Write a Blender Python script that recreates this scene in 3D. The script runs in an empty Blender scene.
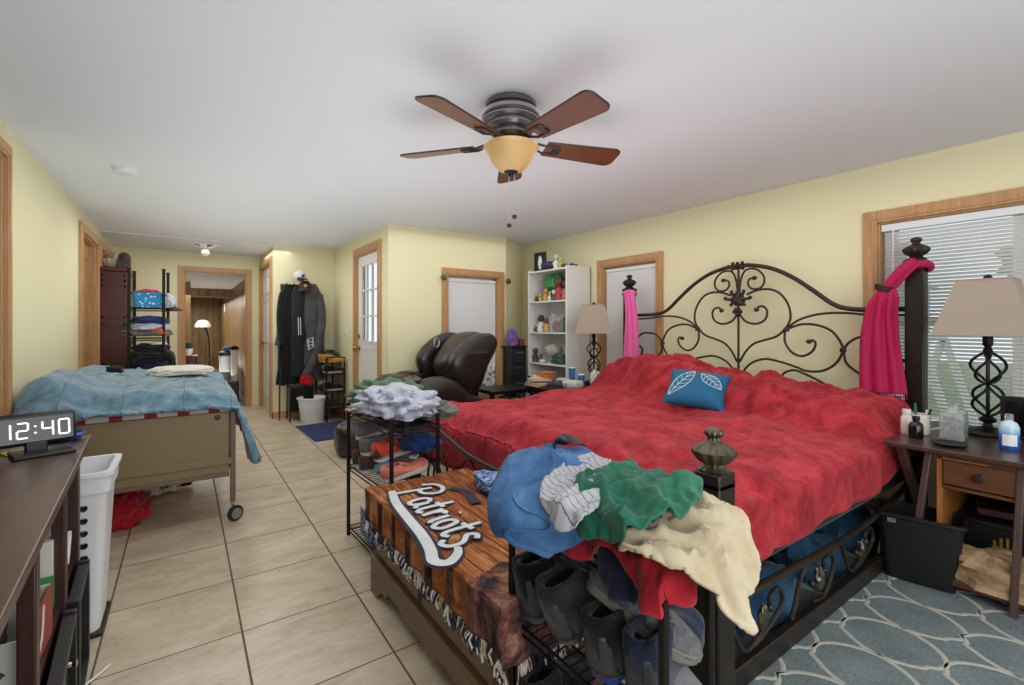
import bpy, bmesh, math, random
from math import sin, cos, pi, radians
from mathutils import Vector, Matrix, noise

# ------------------------------------------------------------------ camera, world, light, exposure
S = bpy.context.scene
COL = S.collection
cd = bpy.data.cameras.new('camera')
cam = bpy.data.objects.new('camera', cd)
COL.objects.link(cam)
cd.sensor_width = 36.0
cd.lens = 467.0 / 1024.0 * 36.0
cd.shift_y = -(342.5 - 325.5) / 1024.0
cd.clip_start = 0.02
cam.location = (0, 0, 1.2)
cam.rotation_euler = (radians(90), 0, radians(-35.05))
S.camera = cam
S.view_settings.view_transform = 'Standard'
S.view_settings.look = 'None'
S.view_settings.gamma = 1.0
S.view_settings.use_curve_mapping = False
S.view_settings.exposure = -0.02

W = bpy.data.worlds.new('overcast_sky')
S.world = W
W.use_nodes = True
bg = W.node_tree.nodes['Background']
bg.inputs[0].default_value = (0.86, 0.93, 1.0, 1)
bg.inputs[1].default_value = 1.15

def area(name, loc, target, sx, sy, power, col=(1, 1, 1)):
    l = bpy.data.lights.new(name, 'AREA')
    l.shape = 'RECTANGLE'; l.size = sx; l.size_y = sy; l.energy = power; l.color = col
    o = bpy.data.objects.new(name, l); COL.objects.link(o)
    o.location = loc
    d = Vector(target) - Vector(loc)
    o.rotation_euler = d.to_track_quat('-Z', 'Y').to_euler()
    return o
area('camera_side_fill', (0.5, -1.2, 1.7), (2.2, 3.0, 1.35), 3.0, 1.4, 38, (1.0, 0.98, 0.95))  # added soft fill behind the camera, stands for no real lamp
area('room_down_fill', (1.5, 2.4, 2.19), (1.5, 2.4, 0), 3.6, 4.2, 46, (1.0, 0.98, 0.95))  # added panel below the ceiling, evens the light on bed and floor
area('room_up_fill', (1.1, 2.3, 0.95), (1.1, 2.3, 2.2), 2.4, 3.2, 25, (0.97, 0.985, 1.0))  # added mid-air panel facing up to brighten the ceiling
area('ceiling_up_fill', (1.0, -0.9, 0.8), (1.4, 1.8, 2.236), 2.2, 1.0, 13, (0.97, 0.985, 1.0))  # added upward fill from behind the camera for the near ceiling
area('hall_down_fill', (0.35, 6.2, 2.17), (0.35, 6.2, 0), 1.6, 2.6, 24, (1.0, 0.98, 0.94))  # added overhead fill for the hall, separate from the ceiling fixture
area('back_room_up_fill', (0.35, 11.0, 0.4), (0.35, 11.0, 2.0), 0.6, 5.0, 22, (1.0, 0.97, 0.9))  # added low panel that lifts the back room ceiling
area('hall_up_fill', (0.5, 5.2, 0.95), (0.5, 5.2, 2.2), 0.9, 2.8, 12, (1.0, 0.98, 0.96))  # added mid-air fill brightening the ceiling toward the hall
area('back_room_fill', (0.1, 12.0, 1.75), (0.1, 12.01, 0), 1.0, 5.5, 75, (1.0, 0.95, 0.85))  # added fill beyond the far doorway, no fixture there

# ------------------------------------------------------------------ helpers
def V(*a): return Vector(a)
def N(x, y=0.0, z=0.0): return noise.noise(Vector((x, y, z)))
def sm(a, b, x):
    t = max(0.0, min(1.0, (x - a) / (b - a))); return t * t * (3 - 2 * t)
def lerp(a, b, t): return a + (b - a) * t
def interp(tab, x):
    if x <= tab[0][0]: return tab[0][1]
    for (a, va), (b, vb) in zip(tab, tab[1:]):
        if x <= b: return lerp(va, vb, (x - a) / (b - a))
    return tab[-1][1]

_used = {}
def props(o, label=None, cat=None, group=None, kind=None):
    if label: o['label'] = label
    if cat: o['category'] = cat
    if group: o['group'] = group
    if kind: o['kind'] = kind
    return o
def thing(name, label, cat, loc=(0, 0, 0), rz=0, group=None):
    o = bpy.data.objects.new(name, None); COL.objects.link(o)
    o.empty_display_size = 0.05
    o.location = loc; o.rotation_euler = (0, 0, rz)
    o['_m'] = 1
    props(o, label, cat, group)
    del o['_m']
    return o
def mat4(o):
    m = Matrix.LocRotScale(o.location, o.rotation_euler, o.scale)
    return mat4(o.parent) @ m if o.parent else m

class MB:
    """collects shapes, links them as one mesh object"""
    def __init__(s): s.bm = bmesh.new(); s.mi = 0
    def _fix(s, faces):
        for f in faces: f.material_index = s.mi
    def box(s, c, d, rz=0, rx=0, ry=0, taper=1.0):
        v = []
        R = Matrix.Rotation(rz, 3, 'Z') @ Matrix.Rotation(ry, 3, 'Y') @ Matrix.Rotation(rx, 3, 'X')
        for z in (-.5, .5):
            t = taper if z > 0 else 1.0
            for x, y in ((-.5, -.5), (.5, -.5), (.5, .5), (-.5, .5)):
                v.append(s.bm.verts.new(Vector(c) + R @ Vector((x * d[0] * t, y * d[1] * t, z * d[2]))))
        F = [(0, 3, 2, 1), (4, 5, 6, 7), (0, 1, 5, 4), (1, 2, 6, 5), (2, 3, 7, 6), (3, 0, 4, 7)]
        s._fix([s.bm.faces.new([v[i] for i in f]) for f in F]); return s
    def bx(s, x0, x1, y0, y1, z0, z1):
        return s.box(((x0 + x1) / 2, (y0 + y1) / 2, (z0 + z1) / 2), (abs(x1 - x0), abs(y1 - y0), abs(z1 - z0)))
    def tube(s, pts, r, seg=8, closed=False, flat=1.0, up=None):
        P = [Vector(p) for p in pts]; n = len(P); rings = []
        rr = r if hasattr(r, '__len__') else [r] * n
        prev = None
        for i in range(n):
            if closed: t = P[(i + 1) % n] - P[i - 1]
            else: t = P[min(i + 1, n - 1)] - P[max(i - 1, 0)]
            if t.length < 1e-9: t = Vector((0, 0, 1))
            t.normalize()
            if up is not None: a = t.cross(Vector(up))
            elif prev is None: a = t.cross(Vector((0, 0, 1)) if abs(t.z) < .9 else Vector((1, 0, 0)))
            else: a = prev - t * prev.dot(t)
            if a.length < 1e-6: a = t.orthogonal()
            a.normalize(); prev = a; b = t.cross(a)
            rings.append([s.bm.verts.new(P[i] + (a * cos(2 * pi * k / seg) + b * flat * sin(2 * pi * k / seg)) * rr[i]) for k in range(seg)])
        fs = []
        for i in range(n if closed else n - 1):
            A, B = rings[i], rings[(i + 1) % n]
            for k in range(seg): fs.append(s.bm.faces.new((A[k], A[(k + 1) % seg], B[(k + 1) % seg], B[k])))
        if not closed:
            fs.append(s.bm.faces.new(rings[0][::-1])); fs.append(s.bm.faces.new(rings[-1]))
        s._fix(fs); return s
    def bar(s, a, b, w, h=None):
        """rectangular bar from a to b"""
        h = h or w
        a, b = Vector(a), Vector(b); t = (b - a); L = t.length; t.normalize()
        x = t.cross(Vector((0, 0, 1)) if abs(t.z) < .95 else Vector((0, 1, 0))).normalized(); y = t.cross(x)
        v = [s.bm.verts.new(p + x * w / 2 * i + y * h / 2 * j) for p in (a, b) for i, j in ((-1, -1), (1, -1), (1, 1), (-1, 1))]
        F = [(0, 3, 2, 1), (4, 5, 6, 7), (0, 1, 5, 4), (1, 2, 6, 5), (2, 3, 7, 6), (3, 0, 4, 7)]
        s._fix([s.bm.faces.new([v[i] for i in f]) for f in F]); return s
    def lathe(s, prof, c=(0, 0, 0), seg=24, axis=None, lobes=0, lamp=0.0, sq=None):
        """prof: (r, z) list"""
        c = Vector(c); rings = []
        Q = Vector((0, 0, 1)).rotation_difference(Vector(axis).normalized()).to_matrix() if axis else Matrix.Identity(3)
        for r, z in prof:
            ring = []
            for k in range(seg):
                a = 2 * pi * k / seg
                q = r * (1 + lamp * cos(lobes * a)) if lobes else r
                ring.append(s.bm.verts.new(c + Q @ Vector((q * cos(a), q * sin(a), z))))
            rings.append(ring)
        fs = []
        for A, B in zip(rings, rings[1:]):
            for k in range(seg): fs.append(s.bm.faces.new((A[k], A[(k + 1) % seg], B[(k + 1) % seg], B[k])))
        if prof[0][0] > 1e-5: fs.append(s.bm.faces.new(rings[0][::-1]))
        if prof[-1][0] > 1e-5: fs.append(s.bm.faces.new(rings[-1]))
        s._fix(fs); return s
    def prism(s, poly, a, b, plane='xy'):
        """poly extruded between a and b along the axis missing from plane"""
        def mk(p, q):
            if plane == 'xy': return Vector((p[0], p[1], q))
            if plane == 'xz': return Vector((p[0], q, p[1]))
            return Vector((q, p[0], p[1]))
        A = [s.bm.verts.new(mk(p, a)) for p in poly]; B = [s.bm.verts.new(mk(p, b)) for p in poly]
        fs = [s.bm.faces.new(A[::-1]), s.bm.faces.new(B)]
        n = len(poly)
        for i in range(n): fs.append(s.bm.faces.new((A[i], A[(i + 1) % n], B[(i + 1) % n], B[i])))
        s._fix(fs); return s
    def blob(s, c, d, seed=0, amp=0.12, fr=3.0, nu=28, nv=18, flat=True, fold=0.0, fd=(1, 0.4), rz=0, power=1.0):
        """crumpled lump; d = half sizes"""
        R = Matrix.Rotation(rz, 3, 'Z'); rings = []
        for j in range(nv + 1):
            ph = -pi / 2 + pi * j / nv; ring = []
            for i in range(nu):
                th = 2 * pi * i / nu
                u = Vector((cos(ph) * cos(th), cos(ph) * sin(th), sin(ph)))
                k = Vector([math.copysign(abs(q) ** power, q) for q in u])
                n = noise.noise(u * fr + Vector((seed * 7.3, seed, 0))) * amp * 2
                if fold:
                    q = u.x * fd[0] * 9 + u.y * fd[1] * 9 + 2.5 * noise.noise(u * 2.2 + Vector((seed, 3, 1)))
                    n += fold * (1 - abs(sin(q))) - fold * .5
                p = Vector((k.x * d[0], k.y * d[1], k.z * d[2])) * (1 + n)
                if flat and p.z < -d[2] * .55: p.z = -d[2] * .55
                ring.append(s.bm.verts.new(Vector(c) + R @ p))
            rings.append(ring)
        fs = []
        for A, B in zip(rings, rings[1:]):
            for k in range(nu): fs.append(s.bm.faces.new((A[k], A[(k + 1) % nu], B[(k + 1) % nu], B[k])))
        s._fix(fs)
        bmesh.ops.remove_doubles(s.bm, verts=rings[0] + rings[-1], dist=1e-5)
        return s
    def grid(s, fn, nu, nv, closed_u=False):
        vs = [[s.bm.verts.new(fn(i / nu, j / nv)) for j in range(nv + 1)] for i in range(nu + 1)]
        fs = []
        for i in range(nu):
            for j in range(nv): fs.append(s.bm.faces.new((vs[i][j], vs[i + 1][j], vs[i + 1][j + 1], vs[i][j + 1])))
        s._fix(fs); return s
    def xf(s, M):
        bmesh.ops.transform(s.bm, matrix=M, verts=s.bm.verts[:]); return s
    def build(s, name, m, parent=None, world=False, smooth=True, bevel=0, solid=0, sub=0, angle=40, origin=None, label=None):
        bm = s.bm
        if parent is not None and world: bmesh.ops.transform(bm, matrix=mat4(parent).inverted(), verts=bm.verts[:])
        loc = Vector((0, 0, 0))
        if parent is None and len(bm.verts):
            xs = [v.co for v in bm.verts]
            mn = Vector([min(c[i] for c in xs) for i in range(3)]); mx = Vector([max(c[i] for c in xs) for i in range(3)])
            loc = Vector(((mn.x + mx.x) / 2, (mn.y + mx.y) / 2, mn.z))
            bmesh.ops.translate(bm, vec=-loc, verts=bm.verts[:])
        bmesh.ops.recalc_face_normals(bm, faces=bm.faces[:])
        me = bpy.data.meshes.new(name); bm.to_mesh(me); bm.free()
        for q in (m if isinstance(m, (list, tuple)) else [m]): me.materials.append(q)
        o = bpy.data.objects.new(name, me); COL.objects.link(o); o.location = loc
        if parent is not None: o.parent = parent
        if smooth:
            me.polygons.foreach_set('use_smooth', [True] * len(me.polygons))
            try: me.set_sharp_from_angle(angle=radians(angle))
            except Exception: pass
        if bevel:
            b = o.modifiers.new('bevel', 'BEVEL'); b.width = bevel; b.segments = 2; b.limit_method = 'ANGLE'
        if solid:
            q = o.modifiers.new('solid', 'SOLIDIFY'); q.thickness = solid; q.offset = 1
        if sub:
            q = o.modifiers.new('sub', 'SUBSURF'); q.levels = sub; q.render_levels = sub
        if label: o['label'] = label
        return o

def spline(pts, n=8, closed=False):
    """catmull-rom through pts"""
    P = [Vector(p) for p in pts]; out = []; m = len(P)
    rng = range(m if closed else m - 1)
    for i in rng:
        if closed: a, b, c, d = P[i - 1], P[i], P[(i + 1) % m], P[(i + 2) % m]
        else: a, b, c, d = P[max(i - 1, 0)], P[i], P[i + 1], P[min(i + 2, m - 1)]
        for k in range(n):
            t = k / n
            out.append(.5 * ((2 * b) + (c - a) * t + (2 * a - 5 * b + 4 * c - d) * t * t + (3 * b - a - 3 * c + d) * t ** 3))
    if not closed: out.append(P[-1])
    return out

def rdg(x, y, s=0.0, p=2.0):
    return max(0.0, 1 - 2.1 * abs(N(x, y, s))) ** p
def folds(q, p, f, seed):
    """sharp cloth creases running along q"""
    w = .35 * N(q * f * .4, p * f * .4, seed + 31)
    return (rdg(q * f * .32 + w, p * f + w * 2, seed, 3.0) * 1.0 + .55 * rdg(q * f * .8 - w, p * f * 2.1 + w * 3, seed + 7, 3.0) + .28 * rdg(q * f * 2.3, p * f * 3.7 + w * 4, seed + 13, 2.5)) - .45
def inpoly(x, y, poly):
    c = False; n = len(poly); j = n - 1
    for i in range(n):
        xi, yi = poly[i]; xj, yj = poly[j]
        if (yi > y) != (yj > y) and x < (xj - xi) * (y - yi) / (yj - yi) + xi: c = not c
        j = i
    return c
def cloth(poly, fn, res=0.012):
    """sheet over outline poly (2-D), fn(s,t) -> 3-D point; ragged cells snapped to the outline"""
    mb = MB(); bm = mb.bm
    pl = [tuple(p[:2]) for p in spline([(a, b, 0) for a, b in poly], 6, True)]
    x0 = min(p[0] for p in pl); x1 = max(p[0] for p in pl); y0 = min(p[1] for p in pl); y1 = max(p[1] for p in pl)
    nx = int((x1 - x0) / res) + 2; ny = int((y1 - y0) / res) + 2
    ins = {}
    for i in range(nx):
        for j in range(ny):
            if inpoly(x0 + (i + .5) * res, y0 + (j + .5) * res, pl): ins[(i, j)] = 1
    cnt = {}
    for (i, j) in ins:
        for a in ((i, j), (i + 1, j), (i + 1, j + 1), (i, j + 1)): cnt[a] = cnt.get(a, 0) + 1
    vs = {}
    for a, c in cnt.items():
        x, y = x0 + a[0] * res, y0 + a[1] * res
        if c < 4:
            best = None
            for k in range(len(pl)):
                p, q = pl[k], pl[(k + 1) % len(pl)]
                dx, dy = q[0] - p[0], q[1] - p[1]; L = dx * dx + dy * dy
                t = 0 if L == 0 else max(0, min(1, ((x - p[0]) * dx + (y - p[1]) * dy) / L))
                u, w = p[0] + t * dx, p[1] + t * dy; d = (u - x) ** 2 + (w - y) ** 2
                if best is None or d < best[0]: best = (d, u, w)
            if best[0] < (res * 1.3) ** 2: x, y = best[1], best[2]
        vs[a] = bm.verts.new(fn(x, y))
    for (i, j) in ins:
        bm.faces.new((vs[(i, j)], vs[(i + 1, j)], vs[(i + 1, j + 1)], vs[(i, j + 1)]))
    return mb

# ------------------------------------------------------------------ materials 
def srgb(c):
    if isinstance(c, str): c = [int(c[i:i + 2], 16) / 255 for i in (0, 2, 4)]
    return tuple((x / 12.92 if x <= .04045 else ((x + .055) / 1.055) ** 2.4) for x in c) + (1,)
class NT:
    def __init__(s, name):
        s.m = bpy.data.materials.new(name); s.m.use_nodes = True; s.t = s.m.node_tree
        s.p = s.t.nodes['Principled BSDF']
    def n(s, typ, ins=None, **kw):
        q = s.t.nodes.new(typ)
        for k, v in kw.items(): setattr(q, k, v)
        for k, v in (ins or {}).items(): s.set(q, k, v)
        return q
    def set(s, q, k, v):
        if isinstance(v, bpy.types.NodeSocket): s.t.links.new(v, q.inputs[k])
        elif isinstance(v, bpy.types.Node): s.t.links.new(v.outputs[0], q.inputs[k])
        else: q.inputs[k].default_value = v
    def math(s, op, a, b=0.0, c=None):
        q = s.n('ShaderNodeMath', operation=op); s.set(q, 0, a); s.set(q, 1, b)
        if c is not None: s.set(q, 2, c)
        return q.outputs[0]
    def mix(s, f, a, b, t='MIX'):
        q = s.n('ShaderNodeMix', data_type='RGBA', blend_type=t)
        s.set(q, 0, f); s.set(q, 6, a); s.set(q, 7, b); return q.outputs[2]
    def ramp(s, f, stops):
        q = s.n('ShaderNodeValToRGB', {0: f}); e = q.color_ramp.elements
        while len(e) < len(stops): e.new(.5)
        for k, (p, c) in enumerate(stops): e[k].position = p; e[k].color = c
        return q.outputs[0]
    def coord(s, scale=(1, 1, 1), rot=(0, 0, 0), src='Object'):
        t = s.n('ShaderNodeTexCoord')
        return s.n('ShaderNodeMapping', {0: t.outputs[src], 2: rot, 3: scale}).outputs[0]
    def noise(s, vec, scale, detail=4, rough=.55, dist=0):
        return s.n('ShaderNodeTexNoise', {'Vector': vec, 'Scale': scale, 'Detail': detail, 'Roughness': rough, 'Distortion': dist}).outputs[0]
    def bump(s, h, strength=.3, dist=.01):
        b = s.n('ShaderNodeBump', {'Height': h, 'Strength': strength, 'Distance': dist}); s.t.links.new(b.outputs[0], s.p.inputs['Normal'])
    def out(s, col=None, rough=None, metal=None, spec=None):
        if col is not None: s.set(s.p, 'Base Color', col)
        if rough is not None: s.set(s.p, 'Roughness', rough)
        if metal is not None: s.set(s.p, 'Metallic', metal)
        if spec is not None: s.set(s.p, 'Specular IOR Level', spec)
        return s.m
M = {}
def sc(c, k): return tuple(min(1, x * k) for x in c[:3]) + (1,)
def plain(name, c, rough=.5, metal=0, var=.12, scale=6, bump=0, spec=None, bs=60):
    q = NT(name); c = srgb(c); v = q.coord()
    f = q.noise(v, scale, 3)
    q.out(q.mix(f, sc(c, 1 - var), sc(c, 1 + var)), rough, metal, spec)
    if bump: q.bump(q.noise(v, bs, 3), bump, .003)
    M[name] = q.m; return q.m
def fabric(name, c, c2=None, scale=9, weave=450, bump=.25, sheen=.15, rough=.92, wr=0.35):
    q = NT(name); a = srgb(c); b = srgb(c2) if c2 else sc(a, .78); v = q.coord()
    f = q.ramp(q.noise(v, scale, 5, .6), [(.32, b), (.68, a)])
    q.out(f, rough, 0, .2)
    q.set(q.p, 'Sheen Weight', sheen)
    w = q.noise(v, weave, 2)
    big = q.noise(v, 26, 4, .6, .6)
    h = q.math('ADD', q.math('MULTIPLY', w, .35), q.math('MULTIPLY', big, 2.5))
    q.bump(h, bump, .004)
    M[name] = q.m; return q.m
def wood(name, c1, c2, scale=(1, 12, 12), rough=.42, bump=.1, band=2.2, src='Object'):
    q = NT(name); v = q.coord(scale, src=src)
    n1 = q.noise(v, band, 6, .6, 1.2); n2 = q.noise(v, band * 7, 4, .6)
    f = q.math('ADD', q.math('MULTIPLY', n1, .75), q.math('MULTIPLY', n2, .25))
    q.out(q.ramp(f, [(.3, srgb(c1)), (.7, srgb(c2))]), rough)
    q.bump(n2, bump, .002)
    M[name] = q.m; return q.m
def emit(name, c, e):
    q = NT(name); q.out(srgb(c), .6); q.set(q.p, 'Emission Color', srgb(c)); q.set(q.p, 'Emission Strength', e); M[name] = q.m; return q.m

plain('wall_paint', 'e3ddb6', .75, var=.02, scale=1.2, bump=.08, bs=90)
plain('ceiling_paint', 'd8dce0', .85, var=.02, scale=.8, bump=.1, bs=70)
wood('trim_wood', 'a3774b', 'c79c6b', (14, 14, 1.2), .38)
wood('trim_wood_across', 'b07f4c', 'd3a671', (14, 1.2, 14), .38)
wood('trim_wood_x', 'b07f4c', 'd3a671', (1.2, 14, 14), .38)
plain('white_paint', 'e2e1de', .45, var=.02)
plain('white_plastic', 'dfe2e6', .35, var=.02)
plain('black_metal', '1b1918', .42, .6, var=.2, bump=.05)
plain('bronze', '3a3029', .42, .55, var=.45, scale=18, bump=.2)
plain('old_gold', '5a5343', .34, .7, var=.6, scale=14, bump=.1)
plain('black_plastic', '141416', .42, var=.15)
plain('dark_plastic', '26272a', .35, var=.15)
plain('brass', 'b08a4a', .3, .9)
plain('chrome', 'c8c8c8', .18, 1.0, var=.04)
plain('silver_satin', '9a9c9e', .35, .8, var=.06)
# ------------------------------------------------------------------ setting
XL, XR, YW, YC, YF, CZ = -0.755, 3.66, 4.59, 6.70, 7.93, 2.236
def struct(mb, name, m, bevel=0, smooth=False):
    o = mb.build(name, m, smooth=smooth, bevel=bevel); o['kind'] = 'structure'; return o
def tile_mat():
    q = NT('floor_tile')
    t = q.n('ShaderNodeTexCoord')
    geo = q.n('ShaderNodeNewGeometry')
    sep = q.n('ShaderNodeSeparateXYZ', {0: geo.outputs['Position']})
    u = q.math('DIVIDE', q.math('ADD', sep.outputs[0], .260 + .4455 * 20), .4455)
    w = q.math('DIVIDE', q.math('SUBTRACT', sep.outputs[1], 2.105 - .452 * 20), .452)
    def edge(a, g):
        f = q.math('FRACT', a); return q.math('LESS_THAN', q.math('MINIMUM', f, q.math('SUBTRACT', 1.0, f)), g)
    line = q.math('MAXIMUM', edge(u, .0085), edge(w, .0065))
    cell = q.n('ShaderNodeCombineXYZ', {0: q.math('FLOOR', u), 1: q.math('FLOOR', w)})
    wn = q.n('ShaderNodeTexWhiteNoise', {'Vector': cell.outputs[0]})
    off = q.n('ShaderNodeVectorMath', {0: geo.outputs['Position'], 1: q.n('ShaderNodeVectorMath', {0: wn.outputs['Color'], 1: (7, 7, 7)}, operation='MULTIPLY').outputs[0]}, operation='ADD')
    st = q.n('ShaderNodeMapping', {0: off.outputs[0], 2: (0, 0, .2), 3: (1, 2.2, 1)})
    n1 = q.noise(st.outputs[0], 2.6, 8, .62, 1.0); n2 = q.noise(st.outputs[0], 22, 6, .68)
    f = q.math('ADD', q.math('MULTIPLY', n1, .65), q.math('MULTIPLY', n2, .35))
    c = q.ramp(f, [(.32, srgb('9f8d76')), (.48, srgb('bcad97')), (.66, srgb('d0c5b2'))])
    c = q.mix(q.math('MULTIPLY', wn.outputs['Value'], .16), c, srgb('a3906f'))
    q.out(q.mix(line, c, srgb('5f5144')), q.mix(line, (.3, .3, .3, 1), (.9, .9, .9, 1)))
    q.bump(q.math('SUBTRACT', 1.0, line), .5, .003)
    return q.m
TILE = tile_mat()
struct(MB().bx(XL - .1, XR + .1, -1.6, YF + .05, -.08, 0), 'floor', TILE)
ce = MB()
ce.bx(XL - .1, XR + .1, -1.6, 6.72, CZ, CZ + .08)
ce.bx(XL - .1, 2.0, 6.72, YF + .05, CZ - .012, CZ + .08)
struct(ce, 'ceiling', M['ceiling_paint'])
WP = M['wall_paint']
# left wall with two door openings
lw = MB()
for y0, y1 in ((-1.6, -.4), (3.425, 5.57), (6.48, 6.72), (7.72, YF)):
    lw.bx(XL - .1, XL, y0, y1, 0, CZ)
lw.bx(XL - .1, XL, -.4, 3.43, 2.06, CZ); lw.bx(XL - .1, XL, 5.57, 6.48, 2.04, CZ); lw.bx(XL - .1, XL, 6.72, 7.72, 2.04, CZ)
struct(lw, 'wall_left', WP)
# right wall with two windows
rw = MB(); T = .12
rw.bx(XR, XR + T, -1.6, -.75, 0, CZ); rw.bx(XR, XR + T, -.75, 1.11, 0, .56); rw.bx(XR, XR + T, -.75, 1.11, 1.86, CZ)
rw.bx(XR, XR + T, 1.11, 2.83, 0, CZ); rw.bx(XR, XR + T, 2.83, 3.52, 0, .60); rw.bx(XR, XR + T, 2.83, 3.52, 1.82, CZ)
rw.bx(XR, XR + T, 3.52, 5.15, 0, CZ)
struct(rw, 'wall_right', WP)
ww = MB()
ww.bx(1.80, 2.36, YW, YW + T, 0, CZ); ww.bx(3.02, 3.13, YW, YW + T, 0, CZ)
ww.bx(2.36, 3.02, YW, YW + T, 0, .42); ww.bx(2.36, 3.02, YW, YW + T, 1.755, CZ)
struct(ww, 'wall_window', WP)
struct(MB().prism([(3.11, 4.585), (3.70, 5.01), (3.62, 5.12), (3.05, 4.70)], 0, CZ), 'wall_corner', WP)
ew = MB()
ew.bx(1.69, 1.80, YW, 4.86, 0, CZ); ew.bx(1.69, 1.80, 5.66, YC, 0, CZ); ew.bx(1.69, 1.80, 4.86, 5.66, 2.025, CZ)
struct(ew, 'wall_entry', WP)
struct(MB().bx(1.04, 1.80, YC, YC + .1, 0, CZ), 'wall_coats', WP)
cw = MB(); cw.bx(.94, 1.04, YC, 6.86, 0, CZ); cw.bx(.94, 1.04, 7.86, YF, 0, CZ); cw.bx(.94, 1.04, 6.86, 7.86, 2.03, CZ)
struct(cw, 'wall_closet', WP)
fw = MB(); fw.bx(XL - .1, .0, YF, YF + .1, 0, CZ); fw.bx(.75, 1.0, YF, YF + .1, 0, CZ); fw.bx(.0, .75, YF, YF + .1, 1.955, CZ)
struct(fw, 'wall_far', WP)

def casing(name, plane, a0, a1, z0, z1, at, w=.075, t=.022, sill=False, facing=-1, label=None):
    """trim around an opening; plane 'x' = wall normal along x"""
    mb = MB(); mc = MB()
    def B(q, u0, u1, v0, v1, th):
        if plane == 'x': q.bx(at, at + facing * th, u0, u1, v0, v1)
        else: q.bx(u0, u1, at, at + facing * th, v0, v1)
    B(mb, a0 - w, a0, z0, z1 + w, t); B(mb, a1, a1 + w, z0, z1 + w, t); B(mb, a0, a1, z1, z1 + w, t)
    B(mb, a0 - w * .35, a0 - w * .2, z0, z1 + w * .35, t + .006); B(mb, a1 + w * .2, a1 + w * .35, z0, z1 + w * .35, t + .006)
    B(mb, a0 - w * .35, a1 + w * .35, z1 + w * .2, z1 + w * .35, t + .006)
    if sill: B(mb, a0 - w, a1 + w, z0 - w, z0, t)
    # jamb lining
    d = -facing * .10
    if plane == 'x':
        mb.bx(at, at + d, a0, a0 + .012, z0, z1); mb.bx(at, at + d, a1 - .012, a1, z0, z1); mb.bx(at, at + d, a0, a1, z1 - .012, z1)
        if sill: mb.bx(at, at + d, a0, a1, z0, z0 + .012)
    else:
        mb.bx(a0, a0 + .012, at, at + d, z0, z1); mb.bx(a1 - .012, a1, at, at + d, z0, z1); mb.bx(a0, a1, at, at + d, z1 - .012, z1)
        if sill: mb.bx(a0, a1, at, at + d, z0, z0 + .012)
    return struct(mb, name, M['trim_wood'], bevel=.003)
casing('trim_1', 'x', -.75, 1.11, .56, 1.86, XR, sill=True)
casing('trim_2', 'x', 2.83, 3.52, .60, 1.82, XR, sill=True)
casing('trim_3', 'y', 2.36, 3.02, .42, 1.755, YW, sill=True)
casing('trim_4', 'x', 4.86, 5.66, 0, 2.025, 1.69)
casing('trim_5', 'x', 6.86, 7.86, 0, 2.03, .94)
casing('trim_6', 'y', .0, .75, 0, 1.955, YF, w=.07)
casing('trim_7', 'x', 5.57, 6.48, 0, 2.04, XL, facing=1)
casing('trim_8', 'x', 6.72, 7.72, 0, 2.04, XL, facing=1)
casing('trim_9', 'x', -.4, 3.425, 0, 2.06, XL, facing=1, w=.065)
def base(name, *boxes):
    mb = MB()
    for b in boxes: mb.bx(*b)
    struct(mb, name, M['trim_wood_across'], bevel=.003)
base('baseboard_left', (XL, XL + .015, 3.55, 5.49, 0, .085))
base('baseboard_right', (XR - .015, XR, -1.5, 5.0, 0, .085))
base('baseboard_window', (1.69, 3.12, YW - .015, YW, 0, .085))
base('baseboard_entry', (1.675, 1.69, 5.74, YC, 0, .085), (1.675, 1.69, YW, 4.78, 0, .085))
base('baseboard_coats', (.925, 1.69, YC - .015, YC, 0, .085), (.925, .94, YC - .015, 6.78, 0, .085))
base('baseboard_far', (XL, -.08, YF - .015, YF, 0, .085))

# ---- windows
plain('shade_white', 'dcdcdc', .7, var=.02)
q = NT('window_glass'); q.out((.9, .95, .97, 1), .02); q.set(q.p, 'Transmission Weight', 1.0); q.set(q.p, 'IOR', 1.02); M['glass'] = q.m
def blind_mat(name='blind_slat'):
    q = NT(name); q.out(srgb('e9e9e6'), .5); q.set(q.p, 'Transmission Weight', .0); q.set(q.p, 'Subsurface Weight', .0); return q.m
M['slat'] = blind_mat()
def swin(name, frame_mb, glass_mb):
    o = struct(frame_mb, name, M['white_paint'], bevel=.002)
    g = glass_mb.build('pane', M['glass'], smooth=False)
    g.location = g.location - o.location; g.parent = o
    return o
def parent_to(o, p): o.location = o.location - p.location; o.parent = p; return o
f = MB(); x0 = XR + .06
for y in (-.70, -.03, 0.0 + .50, 1.07): f.bx(x0, x0 + .03, y - .02, y + .02, .58, 1.85)
for z in (.60, 1.22, 1.83): f.bx(x0, x0 + .03, -.74, 1.10, z - .02, z + .02)
win1 = swin('window_1', f, MB().bx(x0 + .012, x0 + .016, -.74, 1.10, .58, 1.85))
f = MB()
for y in (2.86, 3.49): f.bx(x0, x0 + .03, y - .02, y + .02, .62, 1.81)
for z in (.64, 1.2, 1.79): f.bx(x0, x0 + .03, 2.85, 3.50, z - .02, z + .02)
win2 = swin('window_2', f, MB().bx(x0 + .012, x0 + .016, 2.85, 3.50, .62, 1.81))
f = MB()
for x in (2.385, 2.995): f.bx(x - .02, x + .02, YW + .06, YW + .09, .44, 1.745)
for z in (.46, 1.1, 1.73): f.bx(2.37, 3.01, YW + .06, YW + .09, z - .02, z + .02)
win3 = swin('window_3', f, MB().bx(2.37, 3.01, YW + .072, YW + .076, .44, 1.745))
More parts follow.
